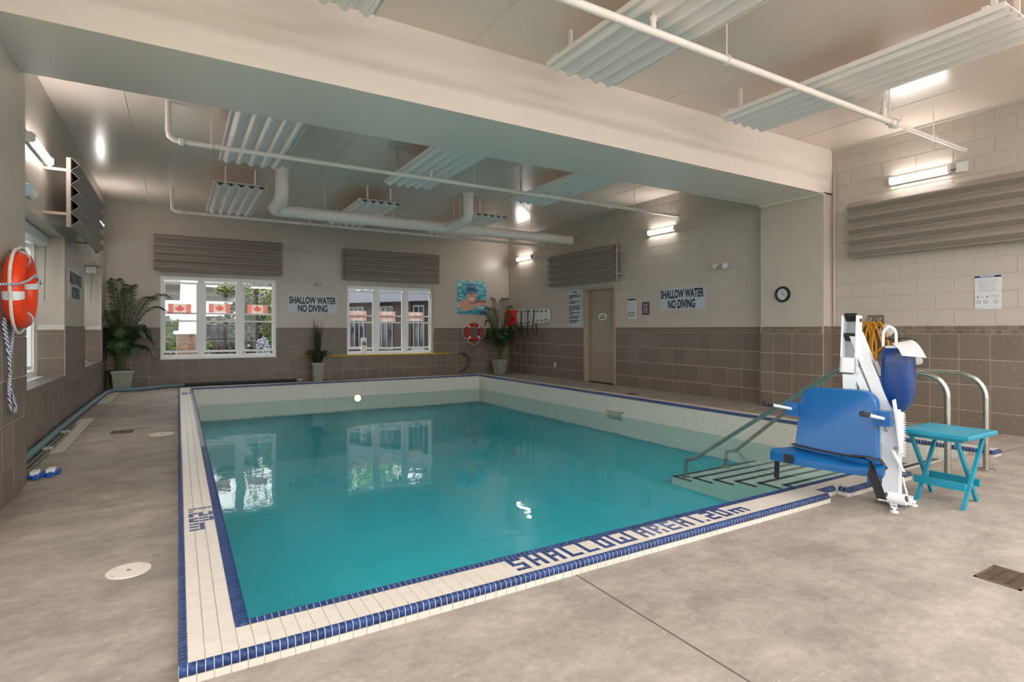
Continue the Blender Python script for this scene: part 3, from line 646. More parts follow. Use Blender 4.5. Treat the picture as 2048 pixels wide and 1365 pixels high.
for x in (.14, .43, .80): rg.tube([o + EXR * (w * x + w * .085 * math.cos(a)) + V((0, 0, h * .215 + w * .085 * math.sin(a))) + NR * .001 for a in [k * math.pi / 10 for k in range(20)]], .0016, 4, closed=True)
rg.build('warning_rings', mat('green grey print', rgb(104, 112, 104), .6), t)['kind'] = 'stuff'
bars([(w * .05, w * .07, h * .02, h * .05), (w * .12, w * .3, h * .03, h * .045), (w * .7, w * .86, h * .03, h * .04), (w * .93, w * .95, h * .03, h * .06)], o, EXR, (0, 0, 1), NR * .001, MATS['grey print'], t, 'footer')
# swimmer poster (a generic smiling swimmer leaning on the pool edge)
px0, px1, pz0, pz1 = 6.49, 7.38, 1.63, 2.545; pw, ph = px1 - px0, pz1 - pz0
t = thing('swimmer_poster', 'square colour poster of a smiling swimmer in a blue cap', 'poster', ((px0 + px1) / 2, YB, pz0))
def wavy():
    m = bpy.data.materials.new('printed pool water'); m.use_nodes = True; nt = m.node_tree; b = nt.nodes['Principled BSDF']; L = nt.links.new
    tc = nt.nodes.new('ShaderNodeTexCoord'); mp = nt.nodes.new('ShaderNodeMapping'); mp.inputs['Scale'].default_value = (2.2, 1, 9); L(tc.outputs['Object'], mp.inputs[0])
    n = nt.nodes.new('ShaderNodeTexNoise'); n.inputs['Scale'].default_value = 1.6; n.inputs['Detail'].default_value = 4; n.inputs['Distortion'].default_value = 1.2; L(mp.outputs[0], n.inputs['Vector'])
    r = nt.nodes.new('ShaderNodeValToRGB'); r.color_ramp.elements[0].position = .35; r.color_ramp.elements[0].color = rgb(28, 128, 150); r.color_ramp.elements[1].position = .64; r.color_ramp.elements[1].color = rgb(190, 224, 226)
    e = r.color_ramp.elements.new(.5); e.color = rgb(84, 178, 190); L(n.outputs[0], r.inputs[0]); L(r.outputs[0], b.inputs['Base Color']); b.inputs['Roughness'].default_value = .4; return m
MB().box((px0, YB - .012, pz0), (px1, YB - .001, pz1)).build('panel', wavy(), t)
SKIN = mat('printed skin', rgb(206, 160, 142), .5, noise=.1, nscale=9); SKIN2 = mat('printed shaded skin', rgb(158, 106, 90), .5); CAP = mat('printed cap', rgb(104, 134, 166), .5); GOG = mat('printed goggles', rgb(34, 96, 128), .4); TOOTH = mat('printed teeth', rgb(236, 226, 218), .5)
lay_y = [YB - .0125]
def shape(poly, m, name):
    lay_y[0] -= .0006
    MB().prism([(a * pw, b_ * ph) for a, b_ in poly], (px0, lay_y[0], pz0), (1, 0, 0), (0, 0, 1), (0, -.0005, 0)).build(name, m, t)
ell = lambda cx, cy, a, b_, n=24, t0=0, t1=2 * math.pi: [(cx + a * math.cos(t0 + (t1 - t0) * k / n), cy + b_ * math.sin(t0 + (t1 - t0) * k / n)) for k in range(n + (0 if abs(t1 - t0) > 6.2 else 1))]
shape([(.0, .08), (1, .08), (1, 0), (0, 0)], mat('printed near water', rgb(70, 150, 170), .4), 'printed_water')
shape([(.03, .22), (.07, .33), (.16, .42), (.3, .46), (.42, .42), (.6, .45), (.8, .42), (1, .44), (1, .27), (.82, .26), (.62, .22), (.45, .12), (.28, .09), (.12, .12)], SKIN, 'printed_shoulders')
shape([(.38, .42), (.4, .33), (.5, .29), (.62, .33), (.66, .44)], SKIN2, 'printed_neck')
shape([(.62, .45), (.8, .42), (1, .44), (1, .36), (.78, .35), (.62, .33)], SKIN2, 'printed_arm')
shape(ell(.49, .61, .185, .27), SKIN, 'printed_face')
shape(ell(.485, .67, .205, .25, 24, -.15, math.pi + .3), CAP, 'printed_cap')
shape([(.31, .72), (.36, .79), (.48, .80), (.6, .79), (.67, .72), (.6, .69), (.49, .72), (.38, .68)], GOG, 'printed_goggles')
for cx in (.42, .565): shape(ell(cx, .628, .03, .014, 12), SKIN2, 'printed_eye')
shape([(.485, .63), (.465, .545), (.49, .53), (.52, .545)], SKIN2, 'printed_nose')
shape([(.40, .50), (.49, .475), (.585, .505), (.55, .44), (.49, .42), (.43, .445)], TOOTH, 'printed_smile')
# ================================================================ WALL FITTINGS
# clock
cy, cz = 5.136, 1.74
ck = thing('wall_clock', 'round black wall clock with white face on the pilaster', 'clock', (7.89, cy, cz - .12))
MB().lathe((7.897, cy, cz), [(.118, 0), (.122, -.02), (.115, -.038), (.095, -.042), (.088, -.03), (.088, -.012)], 32, 'X').build('rim', BLACK, ck, True)
MB().lathe((7.885, cy, cz), [(.092, 0), (.092, -.006)], 32, 'X').build('face', mat('clock face', rgb(206, 212, 214), .4), ck)
hd = MB()
for a, L_, w_ in ((R(2), .05, .005), (R(125), .072, .0035)):
    d = V((0, -math.sin(a), math.cos(a))); s_ = V((0, math.cos(a), math.sin(a))); o = V((7.8775, cy, cz))
    MB().add([o - d * .012 - s_ * w_, o - d * .012 + s_ * w_, o + d * L_ + s_ * w_ * .6, o + d * L_ - s_ * w_ * .6], [(0, 1, 2, 3)]).build('hand', BLACK, ck)
for k in range(12):
    a = k * math.pi / 6; d = V((0, -math.sin(a), math.cos(a))); s_ = V((0, math.cos(a), math.sin(a))); o = V((7.878, cy, cz)) + d * .074
    hd.add([o - d * .008 - s_ * .003, o - d * .008 + s_ * .003, o + d * .008 + s_ * .003, o + d * .008 - s_ * .003], [(0, 1, 2, 3)])
hd.build('hour_marks', DARK, ck)['kind'] = 'stuff'
# tube lamps
TUBE = mat('lit lamp diffuser', (1, .94, .885, 1), .4, emit=LAMP); TWIN = mat('fill light diffuser', (.95, .985, 1, 1), .4, emit=17); LBODY = mat('lamp body', rgb(226, 226, 224), .4)
def tube_lamp(c, along, n, label, L_=.68, box=0, m=TUBE, r=.042):
    c, a, n = V(c), V(along), V(n); t = thing('tube_lamp', label, 'lamp', c - V((0, 0, .06)), 'wall tube lamps'); up = V((0, 0, 1))
    MB().prism([(-.05, 0), (.05, 0), (.05, .025), (-.05, .025)], c - a * L_ / 2, up, n, a * L_).build('body', LBODY, t)
    pr = [(-.045 + .09 * k / 10, .024 + .05 * math.sin(math.pi * k / 10)) for k in range(11)]
    MB().prism(pr, c - a * (L_ / 2 - .012), up, n, a * (L_ - .024)).build('diffuser', m, t, True)
    for s_ in (-1, 1): MB().prism([(-.05, 0), (.05, 0), (.05, .05), (.03, .075), (-.03, .075), (-.05, .05)], c + a * s_ * (L_ / 2) - a * .008, up, n, a * .016).build('end_cap', LBODY, t)
    if box:
        q = c + a * box * (L_ / 2 + .12) + up * .0
        MB().prism([(-.06, 0), (.06, 0), (.06, .03), (-.06, .03)], q - a * .055, up, n, a * .11).build('junction_box', LBODY, t)
        MB().tube([q - a * box * .055 + n * .02, q - a * box * .08 + n * .035 - up * .02, q - a * box * .11 + n * .02 - up * .005], .006, 6).build('cable', mat('dark cable', rgb(60, 60, 62), .6), t)
tube_lamp((XR, 12.83, 3.15), (0, 1, 0), (-1, 0, 0), 'lit tube lamp in the corner above the rescue board', .72, -1)
tube_lamp((XR, 7.81, 3.135), (0, 1, 0), (-1, 0, 0), 'lit tube lamp between the door panel and the clock pilaster', .68)
tube_lamp((XR, 3.41, 3.165), (0, 1, 0), (-1, 0, 0), 'lit tube lamp above the wide panel behind the lift', .66, -1)
tube_lamp((XL, 7.32, 3.03), (0, 1, 0), (1, 0, 0), 'lit tube lamp between the pilaster and the bracketed side panel', .9)
tube_lamp((XL, 12.2, 3.09), (0, 1, 0), (1, 0, 0), 'lit tube lamp beyond the bracketed side panel near the corner palm', .72)
for i, (c_, a_, n_) in enumerate((((XL, 1.1, 3.25), (0, 1, 0), (1, 0, 0)), ((XL, -1.4, 3.25), (0, 1, 0), (1, 0, 0)), ((XR, .4, 3.25), (0, 1, 0), (-1, 0, 0)), ((XR, -1.6, 3.25), (0, 1, 0), (-1, 0, 0)), ((1.0, YF0, 3.3), (1, 0, 0), (0, 1, 0)), ((3.7, YF0, 3.3), (1, 0, 0), (0, 1, 0)), ((6.4, YF0, 3.3), (1, 0, 0), (0, 1, 0)))):  # unseen tubes added to brighten the near end of the room
    tube_lamp(c_, a_, n_, ('added fill tube lamp on the recess side wall above the window nearest the beam', 'added fill tube lamp on the recess side wall close to the opposite end wall', 'added fill tube lamp on the block wall nearest the wide corrugated panel', 'added fill tube lamp on the block wall close to the opposite end wall', 'added fill tube lamp on the opposite end wall above its recess side window', 'added fill tube lamp on the opposite end wall between its windows', 'added fill tube lamp on the opposite end wall above its door side window')[i], 1.25)
for i, x in enumerate((.6, 2.7, 4.9, 7.0)):  # unseen twin lights added overhead as fill for the near side
    for j, y in enumerate((-2.0, -.3)):
        cl = thing('fill_light', 'added twin fill light ' + ('by the opposite end wall', 'one row off the opposite end wall')[j] + (', nearest the recesses', ', second from the recesses', ', second from the block wall', ', nearest the block wall')[i], 'lamp', (x, y, ZC - .09), 'added twin fill lights')
        MB().box((x - .17, y - .76, ZC - .035), (x + .17, y + .76, ZC)).build('housing', LBODY, cl)
        for s_ in (-.08, .08): MB().bev((x + s_ - .07, y - .74, ZC - .085), (x + s_ + .07, y + .74, ZC - .035), .02).build('diffuser', TWIN, cl)
# emergency twin heads
EM = mat('emergency light plastic', rgb(206, 204, 200), .4); EM2 = mat('lens', rgb(190, 205, 222), .2)
def twin(c, n, ex, label, heads=2, m=EM):
    c, n, ex = V(c), V(n), V(ex); t = thing('emergency_light', label, 'lamp', c, 'emergency lights'); up = V((0, 0, 1))
    MB().tube([c, c + n * .03], .05, 14).build('base', m, t, True)
    for s_ in ((-1, 1) if heads == 2 else (1,)):
        d = (n * .55 + ex * s_ * .75 - up * .42).normalized(); a = c + n * .035
        MB().tube([a, a + ex * s_ * .06 + n * .02], .014, 8).build('arm', m, t, True)
        b0 = a + ex * s_ * .06 + n * .03; h_ = MB().tube([b0 - d * .03, b0 - d * .01, b0 + d * .06, b0 + d * .09], [.02, .034, .05, .052], 14).build('head', m, t, True)
        MB().tube([b0 + d * .088, b0 + d * .094], .046, 14).build('lens', EM2, h_)
twin((2.744, YB, 2.326), (0, -1, 0), (1, 0, 0), 'small white emergency spotlight above the no diving sign between windows', 1)
twin((XR - .006, 6.394, 2.329), (-1, 0, 0), (0, -1, 0), 'beige twin head emergency light near the clock pilaster', 2, PAINT)
twin((XL, 6.40, 2.45), (1, 0, 0), (0, 1, 0), 'white twin head emergency light above the life ring recess', 2, EM)
# outlet
o = thing('wall_outlet', 'small white electrical outlet low on the tiled wall by the door', 'outlet', (XR - .012, 11.413, .27))
MB().bev((XR - .02, 11.375, .265), (XR - .01, 11.45, .38), .003).build('plate', WHITE, o)
for z in (.295, .345): MB().box((XR - .0215, 11.395, z - .012), (XR - .02, 11.43, z + .012)).build('socket', mat('socket grey', rgb(190, 190, 190), .5), o)
# ================================================================ CORRUGATED PANELS
def corr(n, L_, w, depth, axis_l, axis_w, nrm, org, m, parent, name='sheet', flat=.30):
    """folded sheet: n ribs across w, length L_, thickness as a closed slab"""
    al, aw, nn, o = V(axis_l), V(axis_w), V(nrm), V(org); p = w / n; prof = []
    for i in range(n): prof += [(i * p, 0), (i * p + p * .10, 0), (i * p + p * .48, depth), (i * p + p * .60, depth)]
    prof += [(w, 0)]; th = .004
    top = [(a, b_ - th) for a, b_ in prof[::-1]]
    mb = MB(); pol = prof + top; N = len(prof)
    lo = [o + aw * a + nn * b_ for a, b_ in pol]; hi = [q + al * L_ for q in lo]
    fs = []
    M_ = len(pol)
    for i in range(N - 1): fs.append((i, i + 1, M_ + i + 1, M_ + i)); fs.append((N + i, N + i + 1, M_ + N + i + 1, M_ + N + i)); fs.append((i, M_ - 1 - i, M_ - 2 - i, i + 1)); fs.append((M_ + i, M_ + i + 1, M_ + M_ - 2 - i, M_ + M_ - 1 - i))
    fs += [(0, M_, M_ + M_ - 1, M_ - 1), (N - 1, N, M_ + N, M_ + N - 1)]
    mb.add(lo + hi, fs); return mb.build(name, m, parent)
ROWN = ('on the lift side of the beam', 'just past the beam over mid pool', 'close to the window wall below the duct')
COLN = ('in the line nearest the recessed window wall', 'in the middle line', 'in the line nearest the door wall')
for j, (y0, y1) in enumerate(((1.58, 4.0), (6.05, 8.48), (9.82, 12.28))):
    for i, x0 in enumerate((.48, 2.76, 5.04)):
        t = thing('ceiling_panel', 'white corrugated ceiling panel ' + COLN[i] + ' ' + ROWN[j], 'ceiling panel', (x0 + .375, (y0 + y1) / 2, 3.45), 'corrugated ceiling panels')
        corr(5, y1 - y0, .75, .05, (0, 1, 0), (1, 0, 0), (0, 0, -1), (x0, y0, 3.515), PANELW, t)
        e = MB(); e.box((x0 - .012, y0, 3.49), (x0, y1, 3.535)); e.box((x0 + .75, y0, 3.49), (x0 + .762, y1, 3.535)); e.build('edge_strip', PANELW, t)
        bk = MB().box((x0, y0 + .004, 3.525), (x0 + .75, y1 - .004, 3.533)).build('backing', PANELW, t)
        for yy in (y0 + .12, y1 - .12):
            MB().box((x0 - .01, yy - .02, 3.533), (x0 + .76, yy + .02, 3.555)).build('cross_bar', PANELW, t)
            for xx in (x0 + .16, x0 + .59): MB().box((xx - .012, yy - .018, 3.555), (xx + .012, yy + .018, ZC)).build('hanger', PANELW, t)
def wall_panel(org, ax, n, label, L_=2.45, h=.755, off=.19, m=PANELG):
    o, ax, n = V(org), V(ax), V(n); t = thing('wall_panel', label, 'wall panel', o + n * off, 'corrugated wall panels')
    corr(5, L_, h, .065, ax, (0, 0, 1), n, o + n * off, m, t)
    MB().prism([(0, -.006), (h, -.006), (h, -.012), (0, -.012)], o + n * off, (0, 0, 1), n, ax * L_).build('backing', m, t)
    for s_ in (.0, L_ - .03): MB().prism([(0, -.045), (h, -.045), (h, -.012), (0, -.012)], o + n * off + ax * s_, (0, 0, 1), n, ax * .03).build('upright', m, t)
    for s_ in (.0, L_ - .03):
        for z in (.14, h - .14): MB().prism([(z - .015, -off), (z + .015, -off), (z + .015, -.045), (z - .015, -.045)], o + n * off + ax * s_, (0, 0, 1), n, ax * .03).build('bracket', FRP, t)
yy = YB - .2
p, q = atY(308.4, 541, yy), atY(689.4, 560, yy)
wall_panel((p.x, YB, 2.42), (1, 0, 0), (0, -1, 0), 'taupe corrugated panel above the window with red leaf flags')
wall_panel((q.x, YB, 2.41), (1, 0, 0), (0, -1, 0), 'taupe corrugated panel above the window by the yellow pole')
p = atX(1231, 561, XR - .2); wall_panel((XR, p.y, 2.26), (0, 1, 0), (-1, 0, 0), 'taupe corrugated panel above the door')
p = atX(1697, 515, XR - .2); wall_panel((XR, p.y - 2.45, 2.19), (0, 1, 0), (-1, 0, 0), 'taupe corrugated panel on the block wall behind the lift')
wall_panel((XL, 7.66, 2.32), (0, 1, 0), (1, 0, 0), 'taupe corrugated panel on long brackets above the recessed windows', off=.24)
# ================================================================ SPRINKLER PIPES AND DUCT
PIPE = mat('white pipe paint', rgb(248, 238, 234), .35)
def head(t, x, y, z):
    MB().lathe((x, y, z), [(.02, 0), (.024, .02), (.02, .05), (.028, .055), (.028, .085), (.016, .095), (.016, .14), (.022, .15), (.008, .19)], 10).build('sprinkler', PIPE, t, True)
def clamp(t, x, y, z, r=.03):
    MB().lathe((x - .03, y, z), [(r * 1.1, 0), (r * 1.7, .008), (r * 1.7, .052), (r * 1.1, .06)], 14, 'X').build('coupling', PIPE, t, True)
    MB().cyl((x, y - r * 1.9, z + r * .2), (x, y - r * 1.9, z + r * 2.2), .009, 8).build('bolt', PIPE, t); MB().cyl((x, y + r * 1.9, z - r), (x, y + r * 1.9, z + r), .009, 8).build('bolt', PIPE, t)
def rod(t, x, y, z, r=.03):
    MB().cyl((x, y, z + r), (x, y, ZC), .006, 6).build('hanger_rod', PIPE, t)
    MB().tube([(x, y + (r + .006) * math.sin(a), z + (r + .006) * math.cos(a)) for a in [k * math.pi / 8 for k in range(16)]], .006, 6, closed=True).build('hanger_ring', PIPE, t)
sp = thing('sprinkler_pipe', 'white sprinkler pipe on the lift side of the beam', 'pipe', (3, 2.93, 3.36), 'sprinkler pipes')
MB().tube([(XL, 2.93, 3.36), (6.46, 2.93, 3.36)], .03, 12).build('pipe', PIPE, sp, True); MB().tube([(6.46, 2.93, 3.36), (XR, 2.93, 3.36)], .022, 12).build('pipe', PIPE, sp, True)
for x in (2.95, 6.2): head(sp, x, 2.93, 3.385)
clamp(sp, 6.44, 2.93, 3.36)
for x in (3.76, 6.32, 7.3, .6): rod(sp, x, 2.93, 3.36)
for nm, y, heads, rods, cl in (('white sprinkler pipe just past the beam', 7.42, (3.1, 5.2), (.33, 3.8, 5.9, 7.0), (6.45,)), ('thin white sprinkler pipe close to the window wall', 11.87, (2.3,), (.45, 2.6, 5.5), ())):
    r = .030 if y < 10 else .028
    sp = thing('sprinkler_pipe', nm, 'pipe', (3, y, 3.36), 'sprinkler pipes')
    MB().tube([(-.10, y, ZC), (-.10, y, 3.46), (-.09, y, 3.40), (-.05, y, 3.37), (.0, y, 3.36), (XR, y, 3.36)], r, 12).build('pipe', PIPE, sp, True)
    MB().lathe((.03, y, 3.36), [(r * 1.05, -.03), (r * 1.5, -.02), (r * 1.5, .02), (r * 1.05, .03)], 12, 'X').build('elbow_collar', PIPE, sp, True)
    for x in heads: head(sp, x, y, 3.385)
    for x in rods: rod(sp, x, y, 3.36)
    for x in cl: clamp(sp, x, y, 3.36)
dz, dy = 3.30, 10.5
du = thing('air_duct', 'large white round air duct crossing below the ceiling', 'duct', (4.5, dy, dz - .1))
MB().tube([(1.43, 9.6, ZC), (1.43, 9.6, 3.42), (1.43, 9.64, 3.345), (1.43, 9.72, 3.30), (1.43, 10.36, 3.30), (1.46, 10.46, 3.30), (1.55, 10.5, 3.30), (XR - .2, dy, dz)], .105, 20).build('main_run', PIPE, du, True)
MB().tube([(4.75, 9.54, ZC), (4.75, 9.54, 3.42), (4.75, 9.58, 3.34), (4.75, 9.68, 3.30), (4.75, dy, 3.30)], .10, 20).build('branch', PIPE, du, True)
MB().lathe((XR - .26, dy, dz), [(.105, 0), (.112, .01), (.112, .05), (.105, .06)], 20, 'X').build('end_collar', PIPE, du, True)
for xx, yy in ((1.43, 9.6), (4.75, 9.54)): MB().lathe((xx, yy, ZC - .04), [(.103, 0), (.112, .006), (.112, .04)], 20).build('ceiling_collar', PIPE, du, True)
for x in (2.3, 3.6, 5.6, 6.8):
    MB().cyl((x, dy, dz + .10), (x, dy, ZC), .007, 6).build('hanger_rod', PIPE, du)
    MB().tube([(x, dy + .11 * math.sin(a), dz + .11 * math.cos(a)) for a in [k * math.pi / 9 for k in range(18)]], .006, 6, closed=True).build('hanger_ring', PIPE, du)
for y in (9.9, 10.2): MB().cyl((4.75, y, dz + .10), (4.75, y, ZC), .007, 6).build('hanger_rod', PIPE, du)
# ================================================================ POOL LIFT
LW = mat('white powder coat', rgb(226, 230, 234), .3); LB = mat('blue moulded plastic', rgb(5, 88, 150), .36); LBD = mat('blue vinyl cover', rgb(3, 54, 118), .28, bump=.3, bscale=5); BOLT = mat('bolt steel', rgb(96, 84, 74), .4, metal=.8)
WEB = mat('black webbing', rgb(34, 34, 38), .8)
CW, CF, UP = V((.207, -.978, 0)).normalized(), V((-.978, -.207, 0)).normalized(), V((0, 0, 1))     # chair width axis and facing
CB = V((3.93, 2.165, .35))                                                                     # foot of the backrest
lift = thing('pool_lift', 'white and blue pool access lift with hanging moulded chair', 'pool lift', (4.2, 1.94, 0))
cp = lambda w, f_, z: CB + CW * w + CF * f_ + UP * z
# backrest: rounded slab, leaning back a little
def rrect(w0, w1, h, r, n=6):
    pts = [(-w0, 0), (w0, 0)]
    for k in range(n + 1): a = k * math.pi / 2 / n; pts.append((w1 - r + r * math.cos(a), h - r + r * math.sin(a)))
    for k in range(n + 1): a = math.pi / 2 + k * math.pi / 2 / n; pts.append((-w1 + r + r * math.cos(a), h - r + r * math.sin(a)))
    return pts
bk = rrect(.262, .245, .455, .10); rings = []
for f_, s_, dz in ((.012, .965, .006), (.0, .99, 0), (-.05, 1, 0), (-.07, .97, 0)):
    rings.append([cp(a * s_, f_ - .05 * (b_ / .455) ** 1.5 + .03 * (1 - b_ / .455) ** 4, b_ * (s_ if b_ > .2 else 1) - .02) for a, b_ in bk])
chair = MB().loft(rings).build('backrest', LB, lift, True)
# seat: flared tray with turned down front
seat = []
for f_, hw, zt, zb in ((-.04, .25, .015, -.05), (.04, .27, .0, -.055), (.12, .30, -.004, -.06), (.2, .335, .0, -.06), (.262, .345, .0, -.06), (.285, .345, -.015, -.07), (.29, .34, -.05, -.075)):
    n = 10; top = [cp(-hw + 2 * hw * k / n, f_ - .035 * abs(-1 + 2 * k / n) ** 3, zt - .018 * (1 - (2 * k / n - 1) ** 2) * (1 if f_ > 0 else 0)) for k in range(n + 1)]
    bot = [cp(hw - 2 * hw * k / n, f_ - .035 * abs(1 - 2 * k / n) ** 3, zb) for k in range(n + 1)]
    seat.append(top + bot)
MB().loft(seat).build('seat', LB, lift, True)
MB().prism([(-.045, 0), (.045, 0), (.045, -.10), (-.02, -.10)], cp(.23, .1, -.05), CF, UP, CW * .03).build('seat_lug', LB, lift)
MB().prism([(-.03, -.028), (.03, -.028), (.03, .028), (-.03, .028)], cp(-.20, .298, -.035), CW, UP, CF * .004).build('black_label', BLACK, lift)
for s_, hz in ((1, .265), (-1, .27)):
    b0 = cp(s_ * .245, -.02, hz)
    MB().prism([(-.045, -.05), (.045, -.05), (.045, .045), (-.045, .045)], cp(s_ * .24, -.02, hz), CF, UP, CW * s_ * .085).build('arm_bracket', LB, lift)
    MB().cyl(cp(s_ * .325, -.02, hz + .01), cp(s_ * .33, -.02, hz + .01), .012, 10).build('arm_bolt', STEEL, lift)
    e = cp(s_ * .29, .36, hz + .06); a0 = cp(s_ * .29, .02, hz + .0)
    ar = MB().cyl(a0, e, .0115, 12).build('armrest', LW, lift, True)
    d = (e - a0).normalized(); MB().tube([e - d * .005, e + d * .005, e + d * .10, e + d * .115, e + d * .12], [.011, .0165, .0165, .018, .012], 12).build('grip', BLACK, ar, True)
# straps
def ribbon(pts, side, w, m, name):
    mb = MB(); vs = []
    for i, p in enumerate(pts): s2 = V(side[i] if isinstance(side, list) else side).normalized() * w / 2; vs += [V(p) - s2, V(p) + s2]
    n = len(pts); t_ = .003
    nn = [(vs[2 * i + 1] - vs[2 * i]).cross(V(pts[min(i + 1, n - 1)]) - V(pts[max(i - 1, 0)])).normalized() * t_ for i in range(n)]
    lo = vs; hi = [vs[j] + nn[j // 2] for j in range(2 * n)]
    fs = []
    for i in range(n - 1):
        a = 2 * i; fs += [(a, a + 1, a + 3, a + 2), (2 * n + a, 2 * n + a + 2, 2 * n + a + 3, 2 * n + a + 1), (a, a + 2, 2 * n + a + 2, 2 * n + a), (a + 1, 2 * n + a + 1, 2 * n + a + 3, a + 3)]
    mb.add(lo + hi, fs); return mb.build(name, m, lift)
ribbon([cp(-.27, .05, .02), cp(-.15, .08, .012), (cp(.0, .11, .008)), cp(.14, .16, .014), cp(.22, .22, .028), cp(.28, .285, .03), cp(.30, .32, .01), cp(.305, .325, -.05), cp(.33, .32, -.12), cp(.35, .31, -.19)], [CF] * 5 + [CF + CW * .8] * 2 + [CW] * 3, .055, WEB, 'seat_strap')
ribbon([cp(.10, .2, .018), cp(.18, .235, .036), cp(.26, .25, .044), cp(.32, .22, .03), cp(.345, .18, -.03)], CF, .06, WEB, 'seat_strap')
ribbon([cp(-.30, .24, -.06), cp(-.302, .242, -.12), cp(-.304, .245, -.2)], CF * .4 + CW, .042, WEB, 'hanging_strap')
MB().tube([cp(.325, .20, .0), cp(.335, .2, -.02), cp(.33, .21, -.04)], .004, 6).build('strap_hook', STEEL, lift)
# hanging arm with its open head
hx = lambda u, v, k=3.95: atK(u, v, k)
ht = hx(1704, 632); hb_ = hx(1700, 745); HD = (ht - hb_).normalized()
A1, A2 = CW, CF                                    # head axes
def slab(c0, c1, w, d, m, name, bev=0):
    c0, c1 = V(c0), V(c1); ax = (c1 - c0); side = CW - ax.normalized() * CW.dot(ax.normalized()); side.normalize(); fwd = ax.normalized().cross(side)
    return MB().prism([(-w / 2, -d / 2), (w / 2, -d / 2), (w / 2, d / 2), (-w / 2, d / 2)], c0, side, fwd, ax).build(name, m, lift)
for s_ in (-1, 1): slab(hb_ + CW * s_ * .045, ht + CW * s_ * .045, .012, .10, LW, 'head_plate')
slab(hb_, hb_ + (ht - hb_) * .26, .10, .10, LW, 'head_block')
slab(hb_ - CF * .045, ht - CF * .045 - HD * .02, .09, .01, mat('grey metal', rgb(176, 178, 184), .35), 'head_back')
for q_ in (.60, .95): slab(hb_ + (ht - hb_) * q_ + CF * .012, hb_ + (ht - hb_) * (q_ + .045), .078, .07, BLACK, 'head_stop')
for q_ in (.55, .92): MB().cyl(hb_ + (ht - hb_) * q_ + CW * .05, hb_ + (ht - hb_) * q_ + CW * .062, .013, 8).build('pivot_bolt', BOLT, lift)
slab(hx(1700, 748), hx(1700, 748) - UP * .42 - CF * .03, .075, .07, LW, 'chair_post')
# mast, links and arms
MP = V((4.215, 1.938, 0)); mz = .50
mast = slab(MP + UP * .05, MP + UP * mz, .095, .095, LW, 'mast')
top_j = MP + UP * .60
slab(MP + UP * .42 + CW * .05, MP + UP * .66 + CW * .05, .012, .12, LW, 'mast_plate'); slab(MP + UP * .42 - CW * .05, MP + UP * .66 - CW * .05, .012, .12, LW, 'mast_plate')
ap = hx(1712, 668, 3.93); ap2 = hx(1712, 735, 3.94)
slab(atK(1793, 868, 3.80), ap, .07, .075, LW, 'lift_arm')
slab(atK(1772, 872, 3.86), ap2, .05, .055, LW, 'lift_arm')
pt0, pt1 = atK(1750, 722, 3.84), atK(1762, 752, 3.83)
MB().prism([(-.014, 0), (.014, 0), (.014, (pt1 - pt0).length), (-.014, (pt1 - pt0).length)], pt0, V((.86, -.51, 0)), (pt1 - pt0).normalized(), V((-.003, -.005, 0))).build('rating_plate', mat('plate grey', rgb(150, 150, 152), .5), lift)
slab(atK(1788, 800, 3.74), atK(1803, 905, 3.74), .012, .05, LW, 'side_link')
ll = slab(atK(1784, 898, 3.74), atK(1809, 948, 3.74), .008, .03, LW, 'lower_link')
for u, v in ((1791, 897), (1808, 947)): MB().cyl(atK(u, v, 3.72), atK(u, v, 3.735), .011, 8).build('pivot_bolt', BOLT, lift)
# console with vinyl cover
CC = V((4.245, 1.912, 0))
def ring(z, hw, hd, dx=0, r=.03):
    pts = []
    for sx, sy, a0 in ((1, 1, 0), (-1, 1, 90), (-1, -1, 180), (1, -1, 270)):
        for k in range(4): a = R(a0 + k * 30); pts.append(CC + CW * (dx + sx * (hw - r) + r * math.cos(a)) + CF * (sy * (hd - r) + r * math.sin(a)) + UP * z)
    return pts
MB().loft([ring(1.075, .07, .085), ring(1.06, .082, .095), ring(.98, .085, .097), ring(.85, .088, .10), ring(.76, .086, .096), ring(.70, .07, .08, .0), ring(.655, .045, .05, .0, .02), ring(.625, .03, .03, -.01, .015)]).build('console_cover', LBD, lift, True)
slab(CC + UP * 1.075, CC + UP * 1.088, .12, .14, LW, 'console_top')
slab(MP + UP * .50 + CW * .03, CC + UP * .70, .06, .06, LW, 'console_post')
h0, h1 = CC + CW * -.075 + CF * .06 + UP * 1.085, CC + CW * .0 + CF * .06 + UP * 1.085
MB().tube([h0, h0 + UP * .07] + [(h0 + h1) / 2 + UP * .08 + (h0 - h1) / 2 * math.cos(a) + UP * .055 * math.sin(a) for a in [k * math.pi / 8 for k in range(9)]] + [h1 + UP * .07, h1], .009, 10).build('top_handle', LW, lift, True)
MB().tube([CC + CW * -.07 + UP * 1.14, CC + CW * -.02 + CF * .05 + UP * 1.13, CC + CW * .05 + CF * .03 + UP * 1.145, CC + CW * .1 + UP * 1.13], .006, 6).build('cable', BLACK, lift)
cc0 = atK(1807, 826, 3.78); MB().tube([cc0 + UP * (-.30 * k / 120) + V((.011 * math.cos(k * .95), .011 * math.sin(k * .95), 0)) for k in range(121)], .0032, 5).build('coil_cord', LW, lift)
